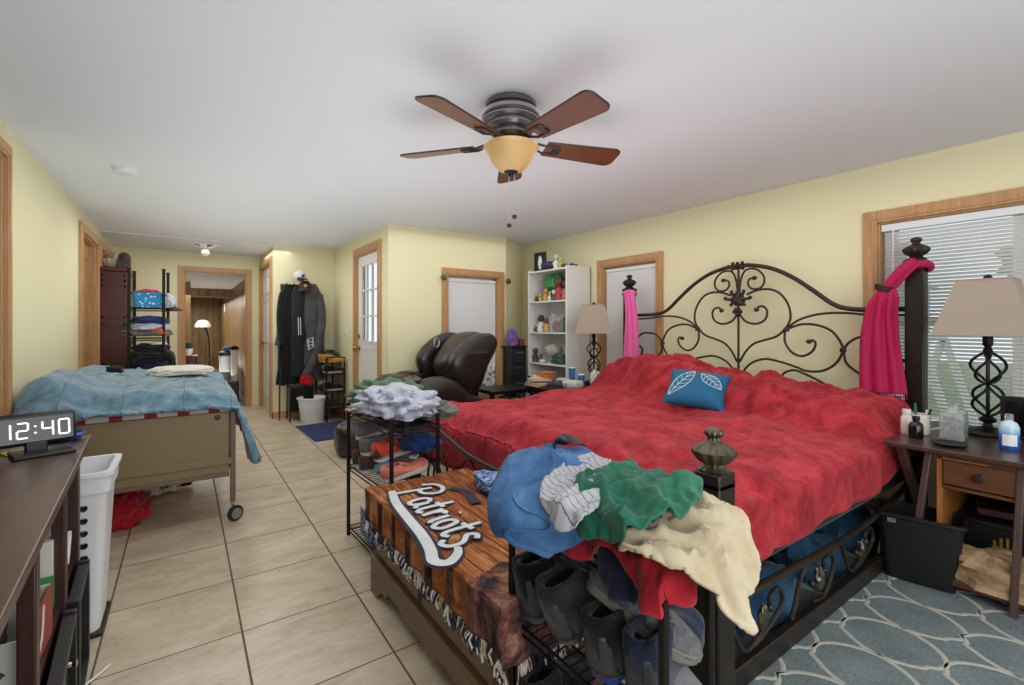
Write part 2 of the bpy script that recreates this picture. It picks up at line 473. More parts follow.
# blinds over window 1 : slats open, headrail, cords
bl = thing('window_blind', 'white horizontal slat blind hanging open over the big window behind the near lamp', 'blind', (XR + .035, .18, 1.8))
MB().bx(XR + .005, XR + .05, -.735, 1.095, 1.80, 1.845).build('headrail', M['white_plastic'], bl, world=True, bevel=.003)
sl = MB(); z = .60
while z < 1.79:
    sl.box((XR + .028, .18, z), (.026, 1.80, .0016), ry=radians(34)); z += .0215
sl.build('slats', M['slat'], bl, world=True, smooth=False)
MB().bx(XR + .012, XR + .045, -.72, 1.08, .575, .59).build('bottom_rail', M['white_plastic'], bl, world=True, bevel=.003)
for y in (.95, .35, -.3):
    mb = MB(); 
    for dx in (.014, .042): mb.tube([(XR + dx, y, .58), (XR + dx, y, 1.81)], .0012, 5)
    mb.build('lift_cord', M['white_plastic'], bl, world=True)
MB().tube([(XR - .004, 1.03, 1.80), (XR - .006, 1.03, 1.1)], .004, 6).build('tilt_wand', M['white_plastic'], bl, world=True)
# roller shade / closed blind on window 2 and 3
def closed_blind(loc, label, plane, a0, a1, z0, z1, at, pitch=.03, fac=-1):
    t = thing('window_blind', label, 'blind', loc)
    mb = MB(); n = int((z1 - z0) / pitch)
    for i in range(n):
        z = z1 - (i + .5) * pitch
        if plane == 'x': mb.box((at, (a0 + a1) / 2, z), (.003, a1 - a0, pitch * 1.12), ry=radians(9))
        else: mb.box(((a0 + a1) / 2, at, z), (a1 - a0, .003, pitch * 1.12), rx=radians(-9))
    mb.build('slats', M['shade_white'], t, world=True, smooth=False)
    mb = MB()
    if plane == 'x': mb.bx(at - .015, at + .015, a0, a1, z1, z1 + .035); 
    else: mb.bx(a0, a1, at - .015, at + .015, z1, z1 + .035)
    mb.build('headrail', M['white_plastic'], t, world=True, bevel=.003)
    return t
closed_blind((XR + .03, 3.17, 1.7), 'closed white blind in the window behind the far bedside lamp', 'x', 2.85, 3.50, .62, 1.76, XR + .03, .022)
b3 = closed_blind((2.69, YW + .03, 1.7), 'closed white blind in the window behind the leather chair', 'y', 2.38, 3.0, .72, 1.69, YW + .03, .022)
# lace panel below the blind of window 3
q = NT('lace_print'); v = q.coord((1, 1, 1)); vr = q.n('ShaderNodeTexVoronoi', {'Vector': v, 'Scale': 16})
q.out(q.ramp(vr.outputs[0], [(.25, srgb('6d7a80')), (.45, srgb('cfd0cc'))]), .8); M['lace'] = q.m
MB().grid(lambda u, w: V(2.70 + .28 * u, YW + .012 + .006 * sin(u * 30), .44 + .32 * w), 40, 4).build('lace_panel', M['lace'], b3, world=True, solid=.002)

# finials on window-3 trim
for x, lab, c in ((2.285, 'green and brown round curtain knob at the left end of the chair window trim', 'knob_green'), (3.13, 'brown round curtain knob at the right end of the chair window trim', 'knob_brown')):
    plain(c, '4d5a34' if 'green' in c else '4a2f20', .5, var=.4, scale=40)
    t = thing('curtain_knob', lab, 'curtain knob', (x, YW - .025, 1.72), group='round knobs on the chair window')
    MB().blob((0, -.03, 0), (.032, .025, .032), seed=x, amp=.05, flat=False).build('ball', M[c], t)
    MB().lathe([(.012, 0), (.012, .04)], (0, 0, 0), 12, axis=(0, -1, 0)).build('mount', M['brass'], t)

# ---- entry door (door_1) with nine-pane glass
d = MB(); X = 1.71
d.bx(X, X + .035, 4.875, 5.645, 0.01, 1.01); d.bx(X, X + .035, 4.875, 4.97, 1.01, 2.01); d.bx(X, X + .035, 5.52, 5.645, 1.01, 2.01); d.bx(X, X + .035, 4.97, 5.52, 1.90, 2.01)
struct(d, 'door_1', M['white_paint'], bevel=.003)
D1 = bpy.data.objects['door_1']
g = MB()
for y in (4.97, 5.153, 5.337, 5.52): g.bx(X - .004, X + .02, y - .011, y + .011, 1.0, 1.91)
for z in (1.01, 1.307, 1.603, 1.90): g.bx(X - .004, X + .02, 4.97, 5.52, z - .011, z + .011)
parent_to(g.build('muntins', M['white_paint'], smooth=False), D1)
parent_to(MB().bx(X + .012, X + .016, 4.97, 5.52, 1.01, 1.90).build('pane', M['glass'], smooth=False), D1)
g = MB()
for y0, y1 in ((4.95, 5.21), (5.30, 5.56)):
    for a, b, c, e in ((y0, y1, .93, .945), (y0, y1, .16, .175), (y0, y0 + .015, .16, .945), (y1 - .015, y1, .16, .945)): g.bx(X - .006, X, a, b, c, e)
parent_to(g.build('panel_moulding', M['white_paint'], smooth=False, bevel=.002), D1)
k = MB(); k.lathe([(.026, 0), (.026, .008), (.011, .012), (.011, .035), (.027, .045), (.03, .06), (.02, .075), (0, .078)], (X, 5.60, .93), 16, axis=(-1, 0, 0))
parent_to(k.build('door_knob', M['brass']), D1)
k = MB(); k.lathe([(.026, 0), (.026, .012), (.01, .014), (.0, .02)], (X, 5.60, 1.07), 16, axis=(-1, 0, 0))
parent_to(k.build('deadbolt', M['brass']), D1)
# ---- closet door (door_2) six panels
d = MB().bx(.965, .99, 6.875, 7.845, .01, 2.015); struct(d, 'door_2', M['white_paint'], bevel=.003); D2 = bpy.data.objects['door_2']
g = MB()
for y0, y1 in ((6.97, 7.31), (7.41, 7.75)):
    for z0, z1 in ((.2, .85), (.95, 1.55), (1.65, 1.9)):
        for a, b, c, e in ((y0, y1, z0, z0 + .02), (y0, y1, z1 - .02, z1), (y0, y0 + .02, z0, z1), (y1 - .02, y1, z0, z1)): g.bx(.958, .965, a, b, c, e)
parent_to(g.build('panel_moulding', M['white_paint'], smooth=False, bevel=.002), D2)
parent_to(MB().lathe([(.02, 0), (.01, .01), (.026, .04), (.02, .055), (0, .058)], (.965, 7.78, .95), 14, axis=(-1, 0, 0)).build('door_knob', M['brass']), D2)
# ---- doors on the left wall
wood('door_wood', '8d6a45', 'b48f66', (10, 10, 1), .45)
d = MB().bx(XL - .09, XL - .055, 5.585, 6.465, .01, 2.025); struct(d, 'door_3', M['door_wood'], bevel=.003); D3 = bpy.data.objects['door_3']
g = MB()
for z0, z1 in ((.2, .95), (1.08, 1.88)):
    for a, b, c, e in ((5.70, 6.35, z0, z0 + .02), (5.70, 6.35, z1 - .02, z1), (5.70, 5.72, z0, z1), (6.33, 6.35, z0, z1)): g.bx(XL - .055, XL - .048, a, b, c, e)
parent_to(g.build('panel_moulding', M['door_wood'], smooth=False), D3)
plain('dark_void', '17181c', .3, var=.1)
d = MB().bx(XL - .09, XL - .055, 6.735, 7.705, .01, 2.025); struct(d, 'door_4', M['door_wood'], bevel=.003)
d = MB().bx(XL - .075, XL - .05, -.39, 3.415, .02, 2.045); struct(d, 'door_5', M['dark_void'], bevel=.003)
# light switch
t = thing('light_switch', 'small ivory light switch plate on the wall left of the entry door', 'light switch', (1.69, 6.10, 1.12))
MB().bx(1.683, 1.69, 6.06, 6.14, 1.06, 1.18).build('plate', M['white_plastic'], t, world=True, bevel=.002)
MB().box((1.678, 6.10, 1.12), (.012, .012, .03), ry=.3).build('toggle', M['white_plastic'], t, world=True)

# ---- back room beyond the far doorway
def panel_mat():
    q = NT('wood_panelling'); geo = q.n('ShaderNodeNewGeometry'); sep = q.n('ShaderNodeSeparateXYZ', {0: geo.outputs['Position']})
    s_ = q.math('ADD', sep.outputs[0], sep.outputs[1]); u = q.math('MULTIPLY', q.math('ADD', s_, 20.0), 6.5)
    fr = q.math('FRACT', u); line = q.math('LESS_THAN', fr, .07)
    wn = q.n('ShaderNodeTexWhiteNoise', {'W': q.math('FLOOR', u)}, noise_dimensions='1D')
    v = q.n('ShaderNodeMapping', {0: geo.outputs['Position'], 3: (8, 8, .8)})
    n1 = q.noise(v.outputs[0], 2, 6, .6, 1)
    c = q.ramp(n1, [(.3, srgb('6d4f2c')), (.7, srgb('a27f4e'))])
    c = q.mix(wn.outputs[0], c, q.mix(.5, c, srgb('4f3820')))
    q.out(q.mix(line, c, srgb('2a1c10')), .45); return q.m
PAN = panel_mat()
wood('hall_ceiling', 'a9a9a4', 'd8d8d2', (2, 2, 2), .8)
r = MB()
r.bx(-1.3, -1.2, YF + .1, 15.7, 0, 2.1); struct(r, 'wall_hall_left', PAN)
r = MB(); r.bx(-1.2, .09, 10.0, 10.08, 0, 2.1); struct(r, 'wall_hall_partition', PAN)
r = MB(); r.bx(.82, .92, YF + .1, 15.7, 0, 2.1); struct(r, 'wall_hall_right', PAN)
r = MB(); r.bx(-1.2, .92, 15.5, 15.6, 0, 2.1); struct(r, 'wall_hall_end', PAN)
r = MB(); r.bx(-1.2, .92, YF + .1, 15.6, 1.97, 2.05); struct(r, 'ceiling_hall', M['hall_ceiling'])
r = MB(); r.bx(-1.2, .92, 11.6, 11.85, 1.80, 1.97); struct(r, 'trim_10', PAN)
plain('hall_carpet', '77777a', .95, var=.2, scale=20)
r = MB(); r.bx(-1.2, .92, YF + .05, 15.6, -.08, 0); struct(r, 'floor_hall', M['hall_carpet'])

# ---- outdoors seen through the blinds
plain('grass', '7f9a5c', .95, var=.3, scale=3)
plain('tree_leaf', '5d7a4a', .9, var=.5, scale=4, bump=.5, bs=8)
g = MB().bx(3.9, 30, -14, 14, -.55, -.5).build('lawn', M['grass'], smooth=False); g['kind'] = 'structure'
plain('siding', 'c3cad1', .7, var=.06)
rnd = random.Random(4)
for i, (x, y, r_, lab) in enumerate(((13, -4.5, 2.2, 'green tree behind the left part of the big window blind'), (24, 9.5, 3.2, 'distant green tree beside the pale house outside the window'), (20, .2, 2.6, 'green tree outside behind the near lamp shade'))):
    t = thing('tree', lab, 'tree', (x, y, -.5), group='trees beyond the lawn')
    MB().lathe([(.28, 0), (.2, 1.2), (.14, 2.8)], (0, 0, 0), 10).build('trunk', M['bronze'], t)
    mb = MB()
    for k in range(9):
        a = rnd.uniform(0, 6.28); mb.blob((cos(a) * r_ * .45, sin(a) * r_ * .45, 3.0 + rnd.uniform(-1, 1.4)), (r_ * .55, r_ * .55, r_ * .5), seed=i * 9 + k, amp=.25, fr=4, flat=False)
    mb.build('crown', M['tree_leaf'], t)
t = thing('shed', 'pale grey house standing beyond the lawn outside the big window', 'house', (13.5, 5.2, -.5))
MB().box((0, 0, 1.3), (3, 3.4, 2.6)).build('walls', M['siding'], t)
MB().prism([(-1.9, 2.6), (1.9, 2.6), (0, 3.6)], -1.7, 1.7, 'yz').build('roof', M['silver_satin'], t, smooth=False)
t = thing('swing_frame', 'white A-shaped swing frame on the lawn outside the big window', 'swing frame', (7.6, 1.75, -.5))
mb = MB()
for dx in (-.5, .5): mb.bar((dx, -.42, 0), (dx, 0, 1.55), .07); mb.bar((dx, .42, 0), (dx, 0, 1.55), .07)
mb.bar((-.5, 0, 1.55), (.5, 0, 1.55), .08); mb.build('frame', M['white_paint'], t)
MB().box((0, 0, .45), (.9, .35, .05)).build('seat', M['white_paint'], t)
# ------------------------------------------------------------------ the big iron bed
BR = M['bronze']
bed = thing('iron_bed', 'king size wrought iron bed with scrolled headboard and thick dark square posts', 'bed', (2.4, 1.96, 0))
def bedpost(x, y, ztop, w, name='post'):
    mb = MB()
    mb.box((x, y, ztop / 2), (w, w, ztop)); mb.box((x, y, .03), (w * 1.25, w * 1.25, .06)); mb.box((x, y, ztop + .002), (w * (1.14 if ztop > 1 else 1.0), w * (1.14 if ztop > 1 else 1.0), .05))
    p = mb.build(name, M['bed_post'], bed, world=True, bevel=.006)
    return p
def finial(post, x, y, z, k=1.0, mat='bronze'):
    pr = [(.046, 0), (.05, .006), (.034, .014), (.03, .022), (.050, .034), (.064, .052), (.066, .066), (.050, .082), (.028, .092), (.020, .100), (.019, .108), (.027, .116), (.029, .124), (.024, .133), (.013, .139), (0, .141)]
    body = MB().lathe([(r * k, h * k) for r, h in pr], (0, 0, 0), 72, lobes=12, lamp=.06)
    o = body.build('finial', M[mat], post); o.location = (x - bed.location.x, y - bed.location.y, z); return o
q = NT('bed_post'); v = q.coord((3, 3, 3)); q.out(q.mix(q.noise(v, 5, 4), srgb('191412'), srgb('332822')), .38, .3); q.bump(q.noise(v, 30, 3), .15, .003); M['bed_post'] = q.m
HX = 3.53
for y, zt in ((.885, 1.56), (3.05, 1.53)):
    p = bedpost(HX, y, zt, .088); finial(p, HX, y, zt + .027, .95)
for x, y in ((1.31, .805), (1.30, 3.055)):
    p = bedpost(x, y, .735, .088); finial(p, x, y, .762, .93, 'old_gold')
plain('old_gold', '5d574b', .34, .7, var=.6, scale=16, bump=.1)
# headboard scrollwork, traced in the plane of the headboard
CY = 1.963
def mir(p): return [(2 * CY - y, z) for y, z in p]
HB = {
 'arch': [(1.977, 1.661), (1.868, 1.659), (1.717, 1.621), (1.576, 1.547), (1.445, 1.448), (1.322, 1.347), (1.234, 1.311), (1.111, 1.299), (.93, 1.30)],
 'small': [(1.957, 1.43), (1.945, 1.549), (1.907, 1.624), (1.829, 1.626), (1.772, 1.573), (1.768, 1.516), (1.8, 1.48), (1.858, 1.48), (1.887, 1.515), (1.877, 1.553), (1.839, 1.56)],
 'heart': [(1.897, 1.438), (1.81, 1.467), (1.717, 1.465), (1.646, 1.424), (1.594, 1.339), (1.583, 1.248), (1.619, 1.176), (1.681, 1.12), (1.772, 1.089), (1.848, 1.059), (1.907, 0.998), (1.947, 0.927)],
 'inner': [(1.957, 1.293), (1.907, 1.233), (1.829, 1.213), (1.763, 1.241), (1.744, 1.298), (1.763, 1.336), (1.8, 1.343), (1.823, 1.319)],
 'horiz': [(1.619, 1.167), (1.543, 1.23), (1.445, 1.268), (1.337, 1.283), (1.234, 1.281), (1.111, 1.267), (.93, 1.262)],
 'sscroll': [(1.619, 1.167), (1.619, 1.084), (1.576, 1.013), (1.51, 0.986), (1.445, 1.019), (1.421, 1.072), (1.437, 1.098), (1.461, 1.089)],
 'loop': [(1.602, 1.176), (1.51, 1.208), (1.414, 1.203), (1.322, 1.161), (1.263, 1.069), (1.266, 1.011), (1.307, 0.941), (1.382, 0.893), (1.477, 0.885), (1.543, 0.907), (1.646, 0.936), (1.754, 0.952), (1.848, 0.923), (1.907, 0.871), (1.935, 0.819)],
 'cc': [(.96, 1.07), (1.03, 1.125), (1.111, 1.131), (1.178, 1.121), (1.234, 1.079), (1.252, 1.028), (1.242, 0.962), (1.199, 0.915), (1.151, 0.887), (1.05, .86), (.97, .80)],
 'low': [(1.646, 0.807), (1.628, 0.855), (1.56, 0.884), (1.477, 0.859), (1.382, 0.815), (1.322, 0.780), (1.2, .74), (1.0, .72)],
 'ring': [(.93, .98), (.99, 1.01), (1.03, .97), (1.01, .92), (.96, .91)],
}
RAD = {'arch': .0155, 'horiz': .008, 'heart': .0085, 'small': .008}
for k, pts in HB.items():
    for side in (0, 1):
        pp = mir(pts) if side else pts
        s_ = spline([(HX, y, z) for y, z in pp], 7)
        mb = MB().tube(s_, RAD.get(k, .0085), 8)
        if k in ('small', 'inner', 'sscroll'):
            mb.blob(s_[-1], (.014, .02, .016), seed=3, flat=False, amp=.05, nu=12, nv=8)
        mb.build('headboard_scroll' if k not in ('arch', 'horiz') else ('top_rail' if k == 'arch' else 'headboard_rail'), BR, bed, world=True, angle=60)
mb = MB().tube([(HX, CY, .45), (HX, CY, 1.64)], .009, 8)
mb.build('headboard_bar', BR, bed, world=True)
mb = MB().tube([(HX, .9, .52), (HX, 3.03, .52)], .014, 8); mb.build('headboard_rail', BR, bed, world=True)
def leafwork(y, z, w, h, seed):
    """cast leaf medallion with lobes"""
    mb = MB(); r = random.Random(seed)
    mb.blob((HX - .006, y, z), (.018, w * .28, h * .3), seed=seed, amp=.3, fr=5, flat=False, nu=18, nv=12)
    for s_ in (-1, 1):
        for a, L in ((.1, 1), (.9, .8), (-.7, .75), (1.5, .6)):
            p0 = Vector((HX - .008, y, z)); p1 = Vector((HX - .016, y + s_ * cos(a) * w * .5 * L, z + sin(a) * h * .6 * L))
            p2 = p1 + Vector((.004, s_ * -.012, .014))
            mb.tube(spline([p0, p1, p2], 4), [.013, .012, .011, .011, .012, .013, .012, .01, .006][:9], 7)
    return mb.build('leaf_ornament', BR, bed, world=True)
leafwork(CY, 1.655, .16, .06, 1); leafwork(CY, 1.40, .20, .15, 2); leafwork(CY, 1.30, .06, .06, 3)
for y, z in ((CY, .93), (1.61, 1.17), (2 * CY - 1.61, 1.17), (1.258, 1.04), (2 * CY - 1.258, 1.04), (CY, 1.52)):
    mb = MB().box((HX, y, z), (.03, .034, .03)); mb.build('collar', BR, bed, world=True, bevel=.006)
# side rails with scroll work
def side_rail(y, s_):
    up = spline([(1.36, y, .30), (1.6, y, .298), (1.97, y, .285), (2.45, y, .275), (2.9, y, .31), (3.2, y, .36), (3.50, y, .44)], 6)
    mb = MB().tube(up, .014, 8); mb.build('side_rail', BR, bed, world=True)
    mb = MB().box((2.42, y, .05), (2.16, .03, .075)); mb.build('bottom_rail', M['bed_post'], bed, world=True, bevel=.004)
    for i, xc in enumerate((1.62, 2.06, 2.5, 2.94)):
        f_ = 1 if i % 2 else -1
        pts = [(xc - .20, y, .19 - .09 * f_), (xc - .10, y, .19 + .07 * f_), (xc, y, .19 + .06 * f_), (xc + .05, y, .18), (xc + .01, y, .155), (xc - .03, y, .18)]
        pts2 = [(xc - .03, y, .11), (xc + .08, y, .12 - .02 * f_), (xc + .17, y, .19), (xc + .14, y, .25), (xc + .08, y, .24), (xc + .08, y, .20)]
        for p in (pts, pts2):
            s1 = spline(p, 6); q_ = MB().tube(s1, .008, 7); q_.blob(s1[-1], (.014, .014, .014), seed=i, flat=False, amp=.05, nu=10, nv=8)
            q_.build('rail_scroll', BR, bed, world=True)
        leaf = MB().blob((xc + .02, y - .006, .19), (.028, .016, .04), seed=i, amp=.25, fr=4, flat=False, nu=14, nv=10); leaf.build('rail_leaf', M['old_gold'], bed, world=True)
side_rail(.83, 1); side_rail(3.07, -1)
# foot rail
fr = spline([(1.31, .85, .60), (1.315, 1.2, .50), (1.32, 1.55, .455), (1.32, 1.93, .45), (1.32, 2.31, .463), (1.32, 2.65, .53), (1.31, 3.02, .60)], 6)
MB().tube(fr, .014, 8).build('foot_rail', BR, bed, world=True)
MB().box((1.31, 1.93, .12), (.03, 2.18, .05)).build('foot_rail', M['bed_post'], bed, world=True, bevel=.004)
for i, yc in enumerate((1.15, 1.55, 1.93, 2.31, 2.7)):
    s1 = spline([(1.32, yc - .16, .14), (1.32, yc - .12, .33), (1.32, yc, .44), (1.32, yc + .12, .33), (1.32, yc + .16, .14)], 6)
    MB().tube(s1, .008, 7).build('foot_scroll', BR, bed, world=True)
    s1 = spline([(1.32, yc, .14), (1.32, yc + .06, .24), (1.32, yc + .02, .31), (1.32, yc - .04, .27), (1.32, yc - .01, .24)], 6)
    MB().tube(s1, .008, 7).build('foot_scroll', BR, bed, world=True)
# box base and mattress
fabric('mattress_teal', '6f8f8c', '567774', weave=200)
fabric('box_dark', '2b2b30')
MB().bx(1.40, 3.45, .90, 3.01, .30, .42).build('box_spring', M['box_dark'], bed, world=True, bevel=.02)
mt = MB().bx(1.42, 3.46, .885, 3.02, .42, .60).build('mattress', M['mattress_teal'], None, world=True, bevel=.05)
props(mt, 'thick mattress under the red comforter, its grey-green edge showing above the near side rail', 'mattress')

# comforter : one sheet over the mattress, the pillow ridge and the hanging sides
def ridge_top(y): return interp([(.85, .70), (.95, .79), (1.1, .82), (1.5, .835), (1.75, .855), (1.95, .895), (2.2, .935), (2.5, .945), (2.75, .93), (2.95, .88), (3.1, .80)], y)
q = NT('red_plush'); v = q.coord(); n1 = q.noise(v, 7, 5, .65, .8); n2 = q.noise(v, 28, 5, .7, .5)
c = q.ramp(q.math('ADD', q.math('MULTIPLY', n1, .8), q.math('MULTIPLY', n2, .2)), [(.34, srgb('74141e')), (.50, srgb('9c2731')), (.64, srgb('b73940'))])
q.out(c, .8, 0, .15); q.set(q.p, 'Sheen Weight', .35); q.set(q.p, 'Sheen Roughness', .4); q.set(q.p, 'Sheen Tint', srgb('ff8a90'))
q.bump(q.math('ADD', q.math('MULTIPLY', n2, 1.2), n1), .5, .02); M['red_plush'] = q.m
YN, YFAR = .845, 3.06
def comf(u, w):
    # u along x from foot (0) to head (1); w across, cloth coordinate from near hem to far hem
    x = lerp(1.385, 3.47, u)
    s_ = lerp(-.20, 2.22 + .25, w)           # cloth coordinate across: 0..2.22 lies on top
    W_ = YFAR - YN
    hem = interp([(0, .02), (.25, .0), (.5, .02), (.8, .05), (1, .07)], u)
    if s_ < 0: dn, y = -s_ * (1 - hem * 3), YN
    elif s_ > W_: dn, y = s_ - W_, YFAR
    else: dn, y = 0, YN + s_
    e = min(s_, W_ - s_)
    z = .655 + .012 * sin(x * 3 + y * 2) - .02 * sm(.45, 0, max(e, 0))
    rnd_ = sm(0, .10, e) if e > 0 else 0
    z -= .035 * (1 - rnd_)
    rt = ridge_top(y)
    x_a = 2.74 + .20 * sm(1.6, 3.0, y); k = sm(x_a + .04 * sin(y * 5), x_a + .27 + .03 * sin(y * 4), x)
    z = lerp(z, rt - .03 * (1 - rnd_), k)
    z -= .06 * sm(3.36, 3.47, x)
    # wrinkles
    f1 = N(x * 2.2, y * 2.2, 1.0); f2 = N(x * 5 + 3, y * 4, 4.0); f3 = abs(N(x * 3.2 + y * 1.3, y * 1.8, 7.0)); f4 = abs(N(x * 2.0, y * 7.0, 2.0))
    wr = .024 * f1 + .014 * f2 - .045 * f3 * (.6 + .4 * k) - .02 * f4 * (1 + k)
    wr += .022 * folds(x, y, 2.6, 40) * (1 - k) + .035 * folds(y, x, 4.0, 44) * k
    wr += -.05 * k * abs(N(x * 4.5, y * 3.5, 13.0)) + .03 * k * N(x * 7, y * 6, 23.0)
    z += wr * (1 if dn == 0 else max(0, 1 - dn * 6))
    # foot end curls up a little then hangs
    ft = sm(.06, 0, u)
    z -= .10 * ft
    if dn > 0:
        side = -1 if s_ < 0 else 1
        y += side * (.012 + .02 * abs(sin(x * 9 + N(x * 3) * 3)) * min(1, dn * 7)) 
        z -= dn * (1.0 if side < 0 else 1.1)
    return V(x, y, z)
cm = MB().grid(comf, 200, 200)
# foot flap hanging inside the foot rail
def flap(u, w):
    y = lerp(YN + .02, YFAR - .02, u); z = lerp(.565, .33, w) + .02 * N(y * 4, w)
    b = comf(0, (y - YN + .20) / (2.22 + .45))
    return V(1.385 + .012 * sin(y * 18 + 2 * N(y * 3)) * w, b.y, lerp(b.z, .30, w))
cm.grid(flap, 120, 10)
bmesh.ops.remove_doubles(cm.bm, verts=cm.bm.verts[:], dist=.0015)
co = cm.build('comforter', M['red_plush'], smooth=True, angle=80, solid=.012)
props(co, 'rumpled red plush comforter spread over the iron bed and its pillows', 'comforter')

# blue cushion with white leaf outlines
q = NT('cushion_teal'); v = q.coord(); q.out(q.mix(q.noise(v, 8, 4), srgb('0f4f74'), srgb('1c6a92')), .85); q.bump(q.noise(v, 300, 2), .2, .002); M['cushion_teal'] = q.m
plain('print_white', 'cfdce2', .85, var=.03)
cu = thing('cushion', 'small blue cushion with white leaf outlines lying against the red pillow ridge', 'cushion', (2.80, 1.845, .775))
cu.rotation_euler = (radians(6), radians(-38), radians(20))
CW, CH = .195, .165
def pil(sg):
    def f(u, w):
        a, b = u * 2 - 1, w * 2 - 1
        h = .06 * (1 - a ** 4) ** .6 * (1 - b ** 4) ** .6
        k = 1 - .09 * (1 - abs(a) ** 2) * abs(b) - .09 * (1 - abs(b) ** 2) * abs(a)
        return V(a * CH * k * (1 if abs(b) < 1 else 1), b * CW * k, sg * h)
    return f
mb = MB().grid(pil(1), 26, 26); mb.grid(pil(-1), 26, 26); bmesh.ops.remove_doubles(mb.bm, verts=mb.bm.verts[:], dist=.0004)
mb.build('cover', M['cushion_teal'], cu, angle=80)
def onp(a, b): 
    p = pil(1)((a + 1) / 2, (b + 1) / 2); return p + V(0, 0, .002)
pr = MB()
def leafline(b0, a0, b1, a1, wd):
    n = 14; L = math.hypot(a1 - a0, b1 - b0); ta, tb = (a1 - a0) / L, (b1 - b0) / L
    def pt(t, o): return onp(a0 + (a1 - a0) * t - tb * o, b0 + (b1 - b0) * t + ta * o)
    for sg in (-1, 1): pr.tube([pt(i / n, sg * wd * sin(pi * (i / n)) ** .8) for i in range(n + 1)], .0022, 5)
    pr.tube([pt(i / n, 0) for i in range(n + 1)], .002, 5)
    for t in (.2, .36, .52, .68):
        for sg in (-1, 1): pr.tube([pt(t + .16 * k / 4, sg * wd * k / 4 * sin(pi * min(1, t + .16)) ** .8) for k in range(5)], .0016, 5)
leafline(.85, -.75, .15, .75, .26); leafline(-.1, .6, -.85, -.1, .26)
pr.build('leaf_print', M['print_white'], cu)

# things stored under the bed
fabric('blue_bag', '2a5876', '17374f'); fabric('grey_bag', '4a4a4c')
for i, (x, y, rx, ry, rz_, m, lab) in enumerate(((1.95, 1.02, .24, .14, .12, 'blue_bag', 'blue cloth bag stuffed under the bed behind the side rail, nearer the foot'),
        (2.5, 1.04, .18, .13, .11, 'blue_bag', 'blue cloth bundle under the middle of the bed'), (3.0, 1.05, .20, .14, .13, 'blue_bag', 'blue cloth bundle under the bed beside the black bin'),
        (1.55, 1.1, .13, .12, .09, 'grey_bag', 'dark grey cloth bundle under the near foot corner of the bed'))):
    o = MB().blob((x, y, rz_ * .56), (rx, ry, rz_), seed=i + 20, amp=.12, fold=.06).build('cloth_bundle', M[m]); props(o, lab, 'bundle', 'cloth bundles under the bed')

# scarves on the head posts
q = NT('hot_pink'); v = q.coord(); q.out(q.mix(q.noise(v, 6, 4), srgb('9a063f'), srgb('bb1555')), .6, 0, .3); M['hot_pink'] = q.m
q = NT('light_pink'); v = q.coord(); q.out(q.mix(q.noise(v, 6, 4), srgb('d04a8e'), srgb('ea6fae')), .6, 0, .3); q.set(q.p, 'Sheen Weight', .3); M['light_pink'] = q.m
def hang(path, widths, folds, depth, nu=60, nv=30, dirv=(0, 1, 0), nrm=(-1, 0, 0), seed=0):
    """cloth hanging along path, pleated across"""
    P = spline(path, 10); D = Vector(dirv); NN = Vector(nrm)
    def f(u, w):
        q_ = u * (len(P) - 1); i = min(int(q_), len(P) - 2); c_ = P[i].lerp(P[i + 1], q_ - i)
        wd = interp(widths, u); a = w * 2 * pi
        ss = cos(a) * (1 + .10 * N(u * 2.5, w * 6, seed)); pl = sin(ss * folds + u * 2 + 1.6 * N(u * 1.4 + seed, ss)) * depth * sm(0, .2, u) * sm(1.05, .8, abs(cos(a)))
        return c_ + D * (wd / 2 * ss) + NN * (sin(a) * (.018 + .02 * sm(0, .25, wd)) + pl)
    return MB().grid(f, nu, nv * 2)
# near scarf: knotted round the post top, then drops beside it
s1 = thing('scarf', 'hot pink scarf tied round the near headboard post below its finial', 'scarf', (HX - .07, .95, 1.5), group='pink scarves on the headboard posts')
hang([(HX - .09, .995, 1.42), (HX - .095, 1.03, 1.25), (HX - .10, 1.03, 1.05), (HX - .105, 1.015, .80)], [(0, .07), (.15, .14), (.5, .19), (1, .235)], 9, .014, dirv=(0, 1, 0)).build('tail', M['hot_pink'], s1, world=True, angle=80, solid=.002)
hang([(HX - .02, .855, 1.555), (HX - .075, .87, 1.565), (HX - .085, .93, 1.51), (HX - .085, 1.0, 1.42), (HX - .09, 1.03, 1.38)], [(0, .05), (.5, .075), (1, .06)], 5, .004, dirv=(0, .6, .8), seed=3).build('wrap', M['hot_pink'], s1, world=True, angle=80, solid=.002)
MB().tube([(HX + .06 * cos(a) * (1.0), .885 + .062 * sin(a), 1.545 + .012 * sin(a * 2)) for a in [k * 2 * pi / 24 for k in range(24)]], .022, 8, closed=True).build('loop', M['hot_pink'], s1, world=True)
tie = MB()
for k in range(3): tie.tube([(HX - .09 + .03 * cos(a), 1.01 + .045 * sin(a), 1.41 + .012 * k + .014 * sin(a)) for a in [j * 2 * pi / 16 for j in range(16)]], .007, 6, closed=True)
tie.build('tie_band', M['bronze'], s1, world=True)
fringe = MB(); r = random.Random(2)
for k in range(34):
    y = .90 + .24 * k / 33; z = .805
    fringe.tube([(HX - .10, y, z), (HX - .10 + r.uniform(-.008, .008), y + r.uniform(-.008, .008), z - .035)], .0015, 4)
fringe.build('fringe', M['hot_pink'], s1, world=True)
s2 = thing('scarf', 'lighter pink scarf hanging down the far headboard post', 'scarf', (HX - .07, 3.0, 1.5), group='pink scarves on the headboard posts')
hang([(HX - .03, 3.03, 1.535), (HX - .068, 2.99, 1.50), (HX - .07, 2.965, 1.3), (HX - .072, 2.96, 1.1), (HX - .075, 2.96, .90)], [(0, .05), (.2, .09), (.6, .14), (1, .17)], 8, .012).build('tail', M['light_pink'], s2, world=True, angle=80, solid=.002)
